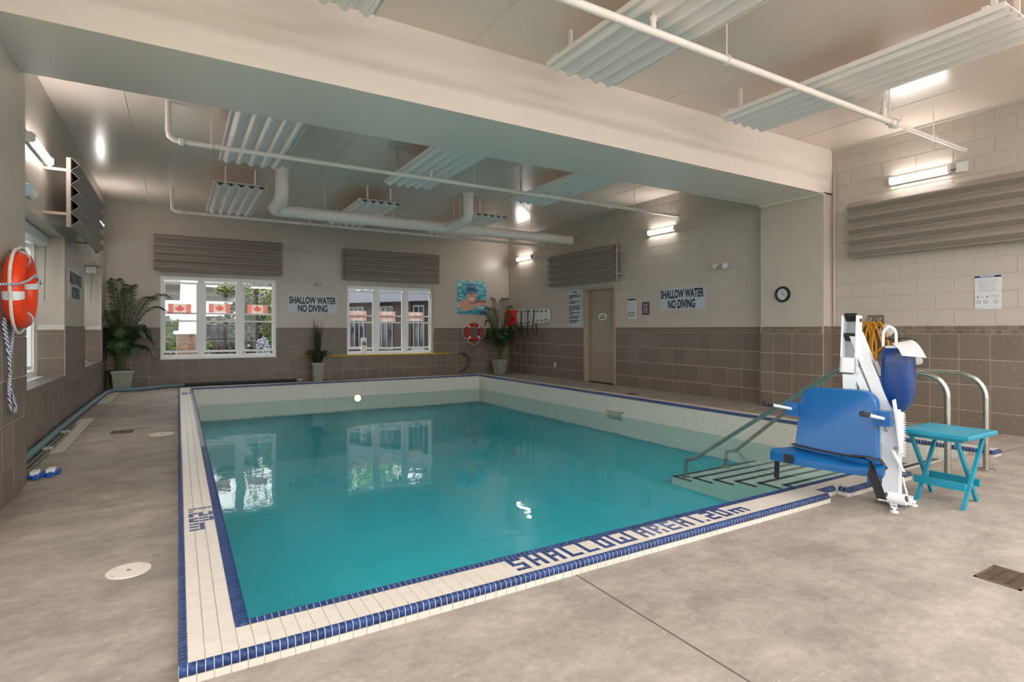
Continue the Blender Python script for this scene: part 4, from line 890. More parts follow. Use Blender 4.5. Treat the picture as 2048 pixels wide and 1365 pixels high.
# base with feet and actuator
MB().prism([(-.11, -.03), (.11, -.06), (.12, .06), (-.06, .09)], MP + UP * .03, CW, CF, UP * .035).build('base_plate', LW, lift)
for q_ in ((4.25, 2.02), (4.03, 1.84), (4.29, 1.84)):
    p_ = V((q_[0], q_[1], 0)); d = (V((MP.x, MP.y, 0)) - p_); n_ = d.normalized(); s2 = V((-n_.y, n_.x, 0))
    MB().prism([(-.012, -.018), (d.length, -.03), (d.length, .03), (-.012, .018)], p_ + UP * .028, n_, s2, UP * .012).build('foot_bar', LW, lift)
    MB().lathe((p_.x, p_.y, 0), [(.024, 0), (.026, .008), (.010, .014), (.010, .04)], 14).build('foot', LW, lift, True)
m0 = atK(1795, 998, 3.62); MB().tube([m0 - CW * .07, m0 - CW * .06, m0 + CW * .05, m0 + CW * .06], [.022, .036, .036, .02], 14).build('actuator', LW, lift, True)
for s_ in (-1, 1): MB().tube([m0 + CW * s_ * .055 + CF * .02, m0 + CW * s_ * .055 + CF * .03 + UP * .015, m0 + CW * s_ * .055 + CF * .02 + UP * .03], .009, 8).build('shackle', BOLT, lift)
MB().tube([atK(1806, 955, 3.72), atK(1809, 972, 3.7), atK(1814, 988, 3.68), m0 + CW * .04 + UP * .03], .006, 6).build('cable', LW, lift)
# sheet of paper draped on the console
g = MB(); nx_, ny_ = 10, 6; vs = []
ca, cb, cc_, cd = atK(1782, 688, 3.70), atK(1824, 680, 3.84), atK(1853, 716, 3.74), atK(1804, 712, 3.60)
for j in range(ny_ + 1):
    for i in range(nx_ + 1):
        s_, t_ = i / nx_, j / ny_; p = (ca * (1 - s_) + cb * s_) * (1 - t_) + (cd * (1 - s_) + cc_ * s_) * t_
        vs.append(p + UP * .022 * math.sin(math.pi * t_))
g.add(vs, [(j * (nx_ + 1) + i, j * (nx_ + 1) + i + 1, (j + 1) * (nx_ + 1) + i + 1, (j + 1) * (nx_ + 1) + i) for j in range(ny_) for i in range(nx_)])
pp = g.build('instruction_sheet', mat('printed sheet', rgb(206, 200, 194), .6)); tag(pp, 'curled white instruction sheet lying on the blue lift cover', 'paper')
ln = MB(); NRM = (cb - ca).cross(cd - ca).normalized(); NRM = NRM if NRM.z > 0 else -NRM
for j in range(1, 10):
    t_ = j / 10.5; row = []
    for i in range(11): s_ = .08 + .84 * i / 10; row.append((ca * (1 - s_) + cb * s_) * (1 - t_) + (cd * (1 - s_) + cc_ * s_) * t_ + UP * .022 * math.sin(math.pi * t_) + NRM * .0012)
    w_ = (cd - ca).normalized() * .0014
    for i in range(10):
        if rn.random() < .12: continue
        ln.add([row[i] - w_, row[i + 1] - w_, row[i + 1] + w_, row[i] + w_], [(0, 1, 2, 3)])
ln.build('print', MATS['grey print'], pp)['kind'] = 'stuff'
# ================================================================ FOLDING TABLE
TQ = mat('turquoise plastic', rgb(18, 134, 160), .42, bump=.15, bscale=25)
tz = .50; ts = (1.2 - tz) / (1.2 - .47)
tb = thing('folding_table', 'small turquoise folding table beside the pool lift', 'table', (4.63, 1.77, 0))
tx0, tx1, ty0, ty1 = 4.40, 4.87, 1.57, 1.98
MB().bev((tx0, ty0, tz - .03), (tx1, ty1, tz), .006).build('table_top', TQ, tb)
for ey in (1.645, 1.915):
    for (xa, xb, off) in ((4.47, 4.80, -.018), (4.79, 4.46, .018)):
        a, b_ = V((xa, ey + off, 0)), V((xb, ey + off, tz - .03)); d = b_ - a
        MB().prism([(-.018, -.009), (.018, -.009), (.018, .009), (-.018, .009)], a, (1, 0, 0), (0, 1, 0), d).build('leg', TQ, tb)
for xx in (4.515, 4.745): MB().box((xx - .010, 1.63, .115), (xx + .010, 1.93, .165)).build('stretcher', TQ, tb)
for xx in (4.46, 4.80): MB().box((xx - .012, 1.62, tz - .055), (xx + .012, 1.94, tz - .03)).build('top_rail', TQ, tb)
# ================================================================ HANDRAILS
STG = mat('weathered steel', rgb(182, 178, 168), .30, metal=1, noise=.15, nscale=20)
def arc(c, r, a0, a1, ex, ez, n=8): c, ex, ez = V(c), V(ex), V(ez); return [c + ex * r * math.cos(a0 + (a1 - a0) * k / n) + ez * r * math.sin(a0 + (a1 - a0) * k / n) for k in range(n + 1)]
for X_, lab, u0, knee, wat, ft in ((5.12, 'polished steel pool handrail standing behind the turquoise table', 1895, (1680, 740), (1390, 917), (1372, 958)), (5.914, 'polished steel pool handrail with round floor flange near the block wall', 1972, (1690, 736), (1474, 900), (1452, 935))):
    y0 = atX(u0, 800, X_).y; kn = atX(*knee, X_); ww = atX(*wat, X_); fo = atX(*ft, X_); zt = kn.z + .01; r_ = .20 if X_ > 5.5 else .17
    hr = thing('pool_handrail', lab, 'handrail', (X_, y0, 0), 'pool handrails'); EY = V((0, 1, 0)); EZ = V((0, 0, 1))
    zf = max(fo.z, lev[0][0]) if True else fo.z
    bend = (kn - ww).normalized()
    pts = [V((X_, y0, .0)), V((X_, y0, zt - r_))] + arc((X_, y0 + r_, zt - r_), r_, math.pi, math.pi / 2, EY, EZ) + [V((X_, kn.y - .06, zt)), V((X_, kn.y - .02, zt - .002)), V((X_, kn.y + .02, zt - .012)), V((X_, kn.y + .06, zt - .035))]
    ln_ = (ww - V((X_, kn.y + .06, zt - .035))).normalized()
    e_ = ww + ln_ * .03; pts += [ww, e_, V((X_, e_.y + .05, e_.z - .01)), V((X_, fo.y - .01, e_.z - .03)), V((X_, fo.y, e_.z - .06)), V((X_, fo.y, zf))]
    MB().tube(pts, .0215, 14).build('rail', STG, hr, True)
    MB().lathe((X_, y0, 0), [(.062, 0), (.064, .006), (.055, .014), (.026, .018)], 24).build('floor_flange', STG, hr, True)
    MB().lathe((X_, fo.y, zf), [(.05, 0), (.052, .005), (.045, .012), (.025, .016)], 20).build('step_flange', STG, hr, True)
# ================================================================ LIFE RINGS
ORG_ = mat('orange ring plastic', rgb(238, 66, 20), .32); REDR = mat('red ring plastic', rgb(196, 30, 30), .4); ROPE = mat('white rope', rgb(226, 222, 212), .8, bump=.8, bscale=120); BAND = mat('white reflective band', rgb(226, 228, 228), .35)
def speckle():
    m = bpy.data.materials.new('blue white braided rope'); m.use_nodes = True; nt = m.node_tree; b = nt.nodes['Principled BSDF']; L = nt.links.new
    tc = nt.nodes.new('ShaderNodeTexCoord'); wv = nt.nodes.new('ShaderNodeTexWave'); wv.bands_direction = 'DIAGONAL'; wv.inputs['Scale'].default_value = 28; L(tc.outputs['Object'], wv.inputs[0])
    r = nt.nodes.new('ShaderNodeValToRGB'); r.color_ramp.interpolation = 'CONSTANT'; r.color_ramp.elements[0].color = rgb(44, 66, 120); r.color_ramp.elements[1].position = .42; r.color_ramp.elements[1].color = rgb(226, 228, 232)
    L(wv.outputs[0], r.inputs[0]); L(r.outputs[0], b.inputs['Base Color']); b.inputs['Roughness'].default_value = .8; return m
BROPE = speckle()
def life_ring(c, ex, n, Rr, r, m, label, grab=.03, ph=0.0, name='life_ring'):
    c, ex, n = V(c), V(ex), V(n); up = V((0, 0, 1)); t = thing(name, label, 'life ring', c - up * (Rr + r))
    P = lambda a, rad, off=0: c + (ex * math.cos(a) + up * math.sin(a)) * rad + n * off
    N = 48; vs = []; M_ = 18
    mb = MB(); mb.tube([P(2 * math.pi * k / N, Rr) for k in range(N)], r, M_, closed=True); mb.build('ring', m, t, True)
    for q in range(4):
        a = ph + q * math.pi / 2; w_ = .05 / Rr
        MB().tube([P(a + w_ * (k / 4 - .5) * 2 * .5, Rr) for k in range(5)], r * 1.02, M_, cap=False).build('band', BAND, t, True)
        pts = [P(a + (math.pi / 2) * k / 10, Rr + r + .012 + grab * math.sin(math.pi * k / 10), .0) for k in range(11)]
        MB().tube(pts, .010 if r > .05 else .007, 8).build('grab_rope', ROPE, t, True)
    return t, P
an = R(0)
t, P_ = life_ring((-.942, 5.08, 1.478), (math.sin(an), math.cos(an), 0), (math.cos(an), -math.sin(an), 0), .212, .058, ORG_, 'large orange life ring hanging on the tiled pilaster', .035, R(12))
t0 = V((-.955, 4.98, 1.24))
MB().tube([(-1.0, 4.90, 1.26), (-.985, 4.93, 1.1), (-.985, 5.0, .98), (-.98, 5.03, 1.1), (-.975, 5.05, 1.2)], .008, 8).build('throw_rope', BROPE, t, True)
MB().tube([(-1.0, 4.93, 1.28), (-.985, 4.96, 1.08), (-.985, 5.0, .97), (-.988, 5.03, .9), (-.988, 5.0, .82), (-.985, 4.98, .76), (-.985, 5.02, .68), (-.985, 5.08, .63), (-.985, 5.14, .62), (-.985, 5.17, .66), (-.985, 5.12, .72), (-.988, 5.05, .77), (-.988, 5.02, .83), (-.988, 5.02, .9)], .009, 8).build('throw_rope', BROPE, t, True)
MB().tube([(-1.0, 4.72, 1.49), (-.9, 4.80, 1.50), (-.865, 4.87, 1.53), (-.84, 4.93, 1.57), (-.845, 4.98, 1.58), (-.84, 5.03, 1.55), (-.83, 5.08, 1.52)], .008, 8).build('throw_rope', BROPE, t, True)
MB().cyl((-1.005, 5.08, 1.745), (-.93, 5.08, 1.745), .008, 8).build('wall_hook', STEEL, t)
t, P_ = life_ring((6.965, YB - .06, 1.135), (1, 0, 0), (0, -1, 0), .205, .048, REDR, 'red life ring with white bands under the swimmer poster', .09, R(45))
MB().cyl((6.965, YB - .013, 1.345), (6.965, YB - .12, 1.345), .008, 8).build('wall_hook', STEEL, t)
MB().tube([(6.93, YB - .11, 1.41), (6.97, YB - .12, 1.3), (7.0, YB - .12, 1.1), (7.02, YB - .12, 1.02), (6.99, YB - .12, 1.2), (6.95, YB - .11, 1.38)], .009, 6).build('throw_rope', mat('grey rope', rgb(150, 150, 146), .8), t, True)
# ================================================================ RESCUE BOARD
rb = thing('rescue_board', 'white spine board with red head block and black straps on the wall', 'rescue board', (XR - .05, 12.4, 1.3))
def bp_(s_, h_, off=.0): return V((XR - .07 - off, 13.20 - s_, h_))
top_z = lambda s_: 1.765 - .02 * s_; bot_z = lambda s_: 1.315 + (.0 if s_ < .3 else .085 * (s_ - .3) / 1.25)
outl = [(s_, top_z(s_)) for s_ in (0, .4, .8, 1.2, 1.5)] + [(1.58, 1.70), (1.6, 1.6), (1.6, 1.48), (1.57, 1.42)] + [(s_, bot_z(s_)) for s_ in (1.5, 1.2, .8, .4, 0)]
MB().prism([(s_, h_) for s_, h_ in outl], (XR - .07, 13.20, 0), (0, -1, 0), (0, 0, 1), (.045, 0, 0)).build('board', mat('board plastic', rgb(222, 224, 222), .4), rb)
for i in range(8):
    s_ = .10 + i * .195
    for h_ in (top_z(s_) - .06, bot_z(s_) + .06): MB().bev((XR - .073, 13.20 - s_ - .035, h_ - .022), (XR - .069, 13.20 - s_ + .035, h_ + .022), .0015).build('hand_hole', BLACK, rb)
REDB = mat('red foam block', rgb(206, 24, 22), .5)
MB().bev((XR - .16, 13.17, 1.30), (XR - .04, 13.58, 1.75), .02).build('head_block', REDB, rb)
MB().bev((XR - .20, 13.2, 1.60), (XR - .14, 13.52, 1.74), .015).build('head_pad', REDB, rb); MB().bev((XR - .20, 13.2, 1.31), (XR - .14, 13.52, 1.45), .015).build('head_pad', REDB, rb)
MB().tube([(XR - .165, 13.38 + .07 * math.cos(a), 1.525 + .07 * math.sin(a)) for a in [k * math.pi / 10 for k in range(20)]], .008, 6, closed=True).build('head_ring', mat('faded red', rgb(200, 90, 84), .6), rb)
for s_, pts in ((.30, [(0, 1.72), (.03, 1.4), (.06, 1.2), (.08, 1.08), (-.02, 1.06), (-.04, 1.15), (-.06, 1.33)]), (.62, [(0, 1.75), (0, 1.4), (.005, 1.1), (.0, .98)]), (.95, [(0, 1.73), (.06, 1.45), (.10, 1.25), (.03, 1.14), (-.12, 1.08), (-.13, 1.15), (-.06, 1.38)])):
    mb = MB(); pts3 = [V((XR - .085, 13.20 - s_ + a, z)) for a, z in pts]; n = len(pts3); w_ = V((0, .02, 0))
    vs = [p + d_ for p in pts3 for d_ in (-w_, w_)]; vs += [v_ + V((.005, 0, 0)) for v_ in vs]
    fs = []
    for i in range(n - 1): a = 2 * i; fs += [(a, a + 1, a + 3, a + 2), (2 * n + a, 2 * n + a + 2, 2 * n + a + 3, 2 * n + a + 1), (a, a + 2, 2 * n + a + 2, 2 * n + a), (a + 1, 2 * n + a + 1, 2 * n + a + 3, a + 3)]
    mb.add(vs, fs); mb.build('strap', WEB, rb)
# ================================================================ HOOK POLE, HOSES
yl = mat('yellow pole paint', rgb(206, 176, 20), .4)
hp = thing('rescue_hook', 'yellow pole with grey hoop resting along the tiles under the window', 'pole', (4.5, YB - .06, .55))
MB().cyl((2.42, YB - .06, .572), (6.25, YB - .06, .568), .018, 10).build('pole', yl, hp, True)
MB().cyl((6.2, YB - .06, .568), (6.5, YB - .06, .566), .016, 10).build('ferrule', STEEL, hp, True)
hc = []
for off in (0, .05): hc.append([(6.48, YB - .06 - off, .566), (6.62 + off, YB - .06 - off, .55), (6.75 + off, YB - .06 - off, .46), (6.79 + off, YB - .06 - off, .34), (6.76 + off, YB - .06 - off, .22), (6.66 + off * .5, YB - .06 - off, .11), (6.52, YB - .06 - off, .03)])
def smooth(pts, n=6):
    P4 = [V(p) for p in pts]; P4 = [P4[0]] + P4 + [P4[-1]]; out = []
    for i in range(1, len(P4) - 2):
        a, b_, c_, d_ = P4[i - 1:i + 3]
        for k in range(n): t_ = k / n; out.append(.5 * ((2 * b_) + (c_ - a) * t_ + (2 * a - 5 * b_ + 4 * c_ - d_) * t_ ** 2 + (3 * b_ - a - 3 * c_ + d_) * t_ ** 3))
    return out + [P4[-2]]
for h_ in hc: MB().tube(smooth(h_), .014, 8).build('hoop', mat('grey hoop', rgb(70, 70, 68), .5), hp, True)
for x in (3.18, 5.6): MB().tube([(x, YB - .02, .60), (x, YB - .06, .545), (x, YB - .09, .57), (x, YB - .085, .62)], .007, 6).build('wall_hook', STEEL, hp)
HOSE = mat('teal grey hose', rgb(98, 132, 142), .5, bump=.5, bscale=60); HOSED = mat('dark hose', rgb(38, 48, 52), .5)
vh = thing('vacuum_hose', 'long teal vacuum hose lying along the foot of the recessed window wall', 'hose', (XL + .1, 9, 0))
MB().tube(smooth([(-1.185, 5.72, .04), (-1.19, 6.4, .04), (-1.185, 7.2, .04), (-1.19, 8.6, .04), (-1.18, 10, .04), (-1.17, 11.3, .04), (-1.15, 12.4, .04), (-1.12, 12.85, .04), (-.98, 13.04, .04), (-.7, 13.08, .04), (-.45, 13.22, .04), (-.2, 13.45, .04), (.1, 13.55, .04)]), .036, 10).build('hose', HOSE, vh, True)
MB().tube(smooth([(.1, 13.55, .04), (.6, 13.58, .04), (1.4, 13.6, .035), (2.35, 13.62, .035)]), .032, 10).build('dark_end', HOSED, vh, True)
MB().cyl((2.35, 13.62, .035), (2.47, 13.62, .035), .036, 10).build('cuff', mat('cuff', rgb(190, 190, 186), .5), vh, True)
for x_, lb in ((-1.115, 'slim grey telescopic pole lying next to the teal hose'), (-1.075, 'slim grey telescopic pole lying next to the white floor grate')):
    tp = thing('telescopic_pole', lb, 'pole', (x_, 7, 0), 'poles on the floor')
    MB().cyl((x_, 5.70, .016), (x_ - .02, 8.7, .016), .0135, 8).build('tube', mat('pole grey', rgb(128, 124, 118), .45, metal=.4), tp, True)
    for y in ((7.05, 8.1) if x_ < -1.07 else (8.6,)): MB().bev((x_ - .02 * (y - 5.7) / 3 - .02, y - .04, 0), (x_ - .02 * (y - 5.7) / 3 + .02, y + .04, .045), .006).build('lock_clip', mat('clip grey', rgb(176, 172, 166), .5), tp)
br = thing('float_blocks', 'blue webbed floats with white blocks lying by the pilaster foot', 'float', (-.96, 5.9, 0))
for x, y in ((-1.0, 5.86), (-.905, 5.91)): MB().bev((x - .028, y - .055, .018), (x + .03, y + .05, .058), .008).build('white_block', WHITE, br)
for i, (x, y) in enumerate(((-1.02, 5.86), (-.95, 5.885), (-.865, 5.93), (-.98, 5.80), (-.90, 5.85))): MB().bev((x - .022, y - .06, .0), (x + .022, y + .055, .034), .01).build('blue_float', mat('blue float', rgb(24, 78, 168), .45), br)
# ================================================================ YELLOW HOSE ON HOOK, WALL CAPS
yh = thing('yellow_hose', 'coiled yellow hose hanging from a metal hook on the block wall', 'hose', (XR - .06, 3.98, .6))
YH_ = mat('yellow hose', rgb(206, 138, 22), .5)
for i, (dy_, wd, zb) in enumerate(((0, .06, .72), (.04, .09, .80), (-.05, .10, .86), (-.12, .10, .66), (.07, .07, .92), (-.16, .09, .74))):
    yc = 3.96 + dy_ * .8; xo = XR - .075 - .012 * (i % 3)
    MB().tube(smooth([(xo, yc + wd, zb + .1), (xo - .005, yc + wd * 1.1, 1.0), (xo - .01, yc + wd * .7, 1.22), (xo - .012, yc, 1.30), (xo - .01, yc - wd * .6, 1.20), (xo, yc - wd * 1.15, 1.0), (xo, yc - wd, zb + .1), (xo, yc, zb)]), .013, 8).build('hose_loop', YH_, yh, True)
MB().box((XR - .03, 3.82, 1.28), (XR - .02, 4.02, 1.40)).build('hook_plate', STEEL, yh)
for y in (3.86, 3.98): MB().tube([(XR - .03, y, 1.36), (XR - .05, y, 1.31), (XR - .10, y, 1.30), (XR - .105, y, 1.36)], .008, 8).build('hook', STEEL, yh)
for (y, z, r_, lb) in ((3.79, 1.19, .085, 'round white plastic cap on the block wall behind the lift handle'), (3.42, .80, .05, 'small round white cap on the tiles beside the blue lift cover')):
    w_ = thing('wall_fitting', lb, 'wall fitting', (XR - .02, y, z - r_)); MB().lathe((XR - .011, y, z), [(r_, 0), (r_, -.02), (r_ * .9, -.035)], 20, 'X').build('cap', WHITE, w_, True)
    MB().lathe((XR - .046, y, z), [(r_ * .35, 0), (r_ * .3, -.01)], 14, 'X').build('boss', WHITE, w_, True)
# ================================================================ DRAINS, GRATES, COVERS
RUST = mat('rusty iron', rgb(96, 78, 62), .7, noise=.3, nscale=30); PIT_ = mat('drain pit', rgb(18, 16, 14), .9)
def drain(x0, x1, y0, y1, label, n=7, rows=2, m=RUST, pit=True, z=.004):
    t = thing('floor_drain', label, 'drain', ((x0 + x1) / 2, (y0 + y1) / 2, 0))
    MB().box((x0, y0, .0003), (x1, y1, .001)).build('pit', PIT_, t)
    fr = MB(); e = .012
    for a, b_, c_, d_ in ((x0, x1, y0, y0 + e), (x0, x1, y1 - e, y1), (x0, x0 + e, y0, y1), (x1 - e, x1, y0, y1)): fr.box((a, c_, 0), (b_, d_, z))
    fr.build('frame', m, t); L_ = y1 - y0 > x1 - x0
    for i in range(n):
        if L_: yy_ = y0 + e + (y1 - y0 - 2 * e) * (i + .5) / n; MB().box((x0 + e, yy_ - .3 * (y1 - y0) / n, 0), (x1 - e, yy_ + .12 * (y1 - y0) / n, z)).build('bar', m, t)
        else: xx_ = x0 + e + (x1 - x0 - 2 * e) * (i + .5) / n; MB().box((xx_ - .3 * (x1 - x0) / n, y0 + e, 0), (xx_ + .12 * (x1 - x0) / n, y1 - e, z)).build('bar', m, t)
    for r_ in range(1, rows): 
        if L_: c_ = x0 + (x1 - x0) * r_ / rows; MB().box((c_ - .006, y0 + e, 0), (c_ + .006, y1 - e, z)).build('bar', m, t)
        else: c_ = y0 + (y1 - y0) * r_ / rows; MB().box((x0 + e, c_ - .006, 0), (x1 - e, c_ + .006, z)).build('bar', m, t)
drain(3.315, 3.56, .985, 1.165, 'large rusty slotted floor drain on the open deck', 13, 3)
drain(-.675, -.46, 7.84, 8.06, 'small dark iron floor drain next to the far round cover', 8, 2)
drain(-.69, -.475, 13.2, 13.42, 'small dark floor drain by the corner palm', 6, 2)
drain(7.18, 7.38, 7.62, 7.85, 'small dark floor drain on the door side deck', 6, 2)
GRT = mat('cream grate plastic', rgb(206, 198, 184), .5)
for y0, y1, lb in ((6.9, 9.38, 'long cream plastic floor grate near the pilaster'), (11.06, 13.15, 'long cream plastic floor grate near the corner palm')):
    x0, x1 = -1.0, -.835
    x0, x1 = -1.13, -.97
    t = thing('floor_grate', lb, 'grate', ((x0 + x1) / 2, (y0 + y1) / 2, 0), 'floor grates'); MB().box((x0, y0, .0003), (x1, y1, .001)).build('channel', PIT_, t)
    fr = MB()
    for a, b_, c_, d_ in ((x0, x1, y0, y0 + .012), (x0, x1, y1 - .012, y1), (x0, x0 + .014, y0, y1), (x1 - .014, x1, y0, y1)): fr.box((a, c_, 0), (b_, d_, .006))
    fr.build('frame', GRT, t); n = int((y1 - y0) / .042)
    sl = MB().box((x0 + .012, -.006, 0), (x1 - .012, .006, .005)); sl.v = [p - V(((x0 + x1) / 2, 0, 0)) for p in sl.v]; slm = sl.mesh('slat', GRT)
    for i in range(n): piece('slat', slm, t, ((x0 + x1) / 2, y0 + (i + .5) * (y1 - y0) / n, 0))
    for k in range(1, 4): MB().box((x0 + (x1 - x0) * k / 4 - .004, y0, 0), (x0 + (x1 - x0) * k / 4 + .004, y1, .0055)).build('rib', GRT, t)
for x, y, r_, lb in ((-.212, 3.348, .095, 'round cream skimmer cover on the deck beside the lettered coping'), (-.165, 7.54, .125, 'round cream skimmer cover beside the small iron drain')):
    t = thing('skimmer_cover', lb, 'cover', (x, y, 0), 'skimmer covers')
    MB().lathe((x, y, 0), [(r_, 0), (r_, .004), (r_ * .985, .006), (r_ * .9, .0062)], 40).build('lid', mat('cover plastic', rgb(218, 206, 192), .5), t, True)
    MB().lathe((x, y, .0062), [(r_ * .12, 0), (r_ * .12, .0012)], 12).build('finger_hole', mat('dull hole', rgb(140, 128, 112), .7), t)
    for a in (R(40), R(220)): MB().lathe((x + r_ * .85 * math.cos(a), y + r_ * .85 * math.sin(a), .006), [(.006, 0), (.005, .002)], 8).build('screw', STEEL, t)
# ================================================================ PLANTS
POTG = mat('sage green planter', rgb(146, 152, 136), .5); SOIL = mat('dark soil', rgb(58, 44, 34), .9)
PALM = mat('palm leaf green', rgb(38, 70, 34), .45, noise=.35, nscale=5, rand=.18); PALMS = mat('palm stem', rgb(86, 92, 40), .55); GRASSM = mat('dark grass blade', rgb(40, 50, 24), .5, rand=.25)
def pot(t, c, w0, w1, h, yaw, rim=.06):
    x, y = c
    def sq(w, z): return [V((x, y, z)) + Matrix.Rotation(R(yaw), 3, 'Z') @ V((a * w / 2, b_ * w / 2, 0)) for a, b_ in ((-1, -1), (1, -1), (1, 1), (-1, 1))]
    MB().loft([sq(w0, 0), sq(w0 + (w1 - w0) * .82, h - rim)]).build('planter', POTG, t)
    MB().loft([sq(w1, h - rim), sq(w1 * 1.03, h - rim + .006), sq(w1 * 1.04, h)]).build('planter_rim', POTG, t)
    MB().loft([sq(w1 * .95, h), sq(w1 * .95, h + .004)]).build('soil', SOIL, t)
def frond(t, base, az, L_, rise, droop, wid, n=22, clampf=None, rng=random):
    """arched rachis with paired narrow leaflets, one frond = one piece"""
    b0 = V(base); d = V((math.cos(az), math.sin(az), 0)); mb = MB(); pts = []
    for k in range(n + 1):
        s_ = k / n; pts.append(b0 + d * L_ * (s_ ** 1.25) * .62 + UP * (rise * math.sin(min(1, s_ * 1.05) * math.pi * .5) - droop * s_ ** 2.6))
    cl = (lambda p: p) if clampf is None else clampf
    pts = [cl(p) for p in pts]
    mb.mi = 1; mb.tube(pts, [.012 * (1 - .85 * k / n) + .0015 for k in range(n + 1)], 5); mb.mi = 0
    sd = V((-d.y, d.x, 0))
    for k in range(int(n * .22), n):
        for sub in (0, .5):
            s_ = (k + sub) / n; p = pts[k].lerp(pts[k + 1], sub); tg = (pts[k + 1] - pts[k]).normalized()
            ll = wid * (math.sin(math.pi * min(1, .12 + .86 * s_)) ** .7) * rng.uniform(.85, 1.1)
            for sgn in (-1, 1):
                o_ = (sd * sgn * .80 + tg * .62 - UP * .12 + UP * rng.uniform(-.1, .14)).normalized()
                mid = p + o_ * ll * .55 + UP * .01; tip = p + o_ * ll - UP * ll * .22; wv = tg * .0085
                v0, v1, v2, v3, v4 = cl(p - wv * .4), cl(p + wv * .4), cl(mid + wv), cl(tip), cl(mid - wv)
                mb.add([v0, v1, v2, v3, v4], [(0, 1, 2, 4), (4, 2, 3)])
    mb.build('frond', [PALM, PALMS], t)
def palm(c, h_pot, label, w0, w1, yaw, tops, clampf, seed, zb):
    t = thing('potted_palm', label, 'plant', (c[0], c[1], 0)); rng = random.Random(seed); pot(t, c, w0, w1, h_pot, yaw)
    for i in range(6):
        a = i * 1.05; st = V((c[0] + .05 * math.cos(a), c[1] + .05 * math.sin(a), h_pot)); e = st + V((.05 * math.cos(a), .05 * math.sin(a), rng.uniform(.3, .5)))
        MB().tube([st, (st + e) / 2, e], [.02, .016, .012], 7).build('stem', PALMS, t, True)
    for az, L_, rise, droop, wid, z in tops: frond(t, (c[0] + .04 * math.cos(R(az)), c[1] + .04 * math.sin(R(az)), h_pot + z), R(az), L_, rise, droop, wid, 22, clampf, rng)
def cl1(p): return V((max(p.x, XL + .03), min(p.y, YB - .03), p.z))
rp = random.Random(11); T = [(-12, 1.35, 1.45, .25, .30, .25), (4, 1.25, 1.25, .35, .28, .25), (-28, 1.0, 1.35, .2, .28, .25), (-120, .75, 1.2, .5, .26, .25), (-150, .7, 1.1, .35, .26, .25), (-60, .6, 1.55, .1, .24, .2), (-100, .5, 1.62, .06, .24, .2), (150, .3, 1.58, .06, .22, .2), (60, .3, 1.5, .1, .22, .2)]
for i in range(16): T.append((rp.uniform(-170, 15), rp.uniform(.55, .95), rp.uniform(.55, 1.05), rp.uniform(.35, .7), .26, .12))
palm((-.98, 13.40), .40, 'tall potted palm in sage planter in the corner by the flag window', .28, .37, 14, T, cl1, 5, 0)
def cl2(p): return V((min(p.x, XR - .03), min(p.y, YB - .13 if p.x < 7.35 else YB - .02), p.z))
rp = random.Random(23); T = [(180, .85, 1.25, .25, .26, .2), (200, .75, 1.3, .15, .26, .2), (-90, .45, 1.5, .08, .24, .2), (120, .3, 1.52, .08, .22, .2), (-50, .5, 1.35, .15, .24, .2), (-20, .55, 1.2, .3, .24, .2), (160, .6, 1.1, .4, .25, .2)]
for i in range(15): T.append((rp.uniform(140, 350), rp.uniform(.5, .85), rp.uniform(.55, 1.1), rp.uniform(.3, .6), .24, .12))
palm((7.47, 13.12), .40, 'potted palm in sage planter in the corner under the rescue board', .20, .30, 8, T, cl2, 6, 0)
t = thing('potted_grass', 'potted dark grass plant in a tall sage planter between the windows', 'plant', (2.77, 13.40, 0)); pot(t, (2.77, 13.40), .20, .26, .44, 0, .07)
rp = random.Random(4)
for i in range(70):
    a = rp.uniform(0, 2 * math.pi); tall = i < 22; L_ = rp.uniform(.8, 1.12) if tall else rp.uniform(.35, .55); out = rp.uniform(.02, .13) if tall else rp.uniform(.18, .36); b0 = V((2.77 + .06 * math.cos(a), 13.40 + .06 * math.sin(a), .44)); pts = []
    d = V((math.cos(a), math.sin(a), 0)); sd = V((-d.y, d.x, 0))
    for k in range(8):
        s_ = k / 7
        if tall: p = b0 + d * out * s_ ** 2.2 + UP * (L_ * s_ - (.10 * max(0, s_ - .75) / .25 if i % 3 == 0 else 0))
        else: p = b0 + d * out * s_ ** .9 + UP * (L_ * .62 * math.sin(s_ * math.pi * .78) - .12 * s_ ** 2)
        p.y = min(p.y, YB - .09); pts.append(p)
    vs = []
    for k, p in enumerate(pts): wv = .016 * (1 - (k / 7) ** 1.5) + .001; vs += [p - sd * wv, p + sd * wv]
    MB().add(vs, [(2 * k, 2 * k + 1, 2 * k + 3, 2 * k + 2) for k in range(7)]).build('blade', GRASSM, t)
# ================================================================ OUTSIDE THE WINDOWS
PAVE = mat('pale paving', rgb(150, 144, 134), .8, noise=.1, nscale=1.5)
gnd = tag(MB().box((-60, YB + .3, -.25), (60, 90, -.1)).build('ground', PAVE), 'pale paved ground outside the windows', 'ground', kind='structure')
gnd2 = tag(MB().box((-60, -40, -.25), (XL - .4, YB + .3, -.1)).build('ground', mat('lawn', rgb(88, 112, 52), .9, noise=.3, nscale=3)), 'green lawn beyond the recessed windows', 'ground', kind='structure')
gnd3 = tag(MB().box((XL - .4, -40, -.25), (60, YF0 - .3, -.1)).build('ground', PAVE), 'pale paving beyond the opposite end wall', 'ground', kind='structure')
ROOFW = mat('roof', rgb(150, 150, 150), .8)
tag(MB().box((XL - .5, YF0 - .5, ZC + .2), (XR + .5, YB + .5, ZC + .3)).build('roof', ROOFW), 'flat roof over the pool room', 'roof', kind='structure')
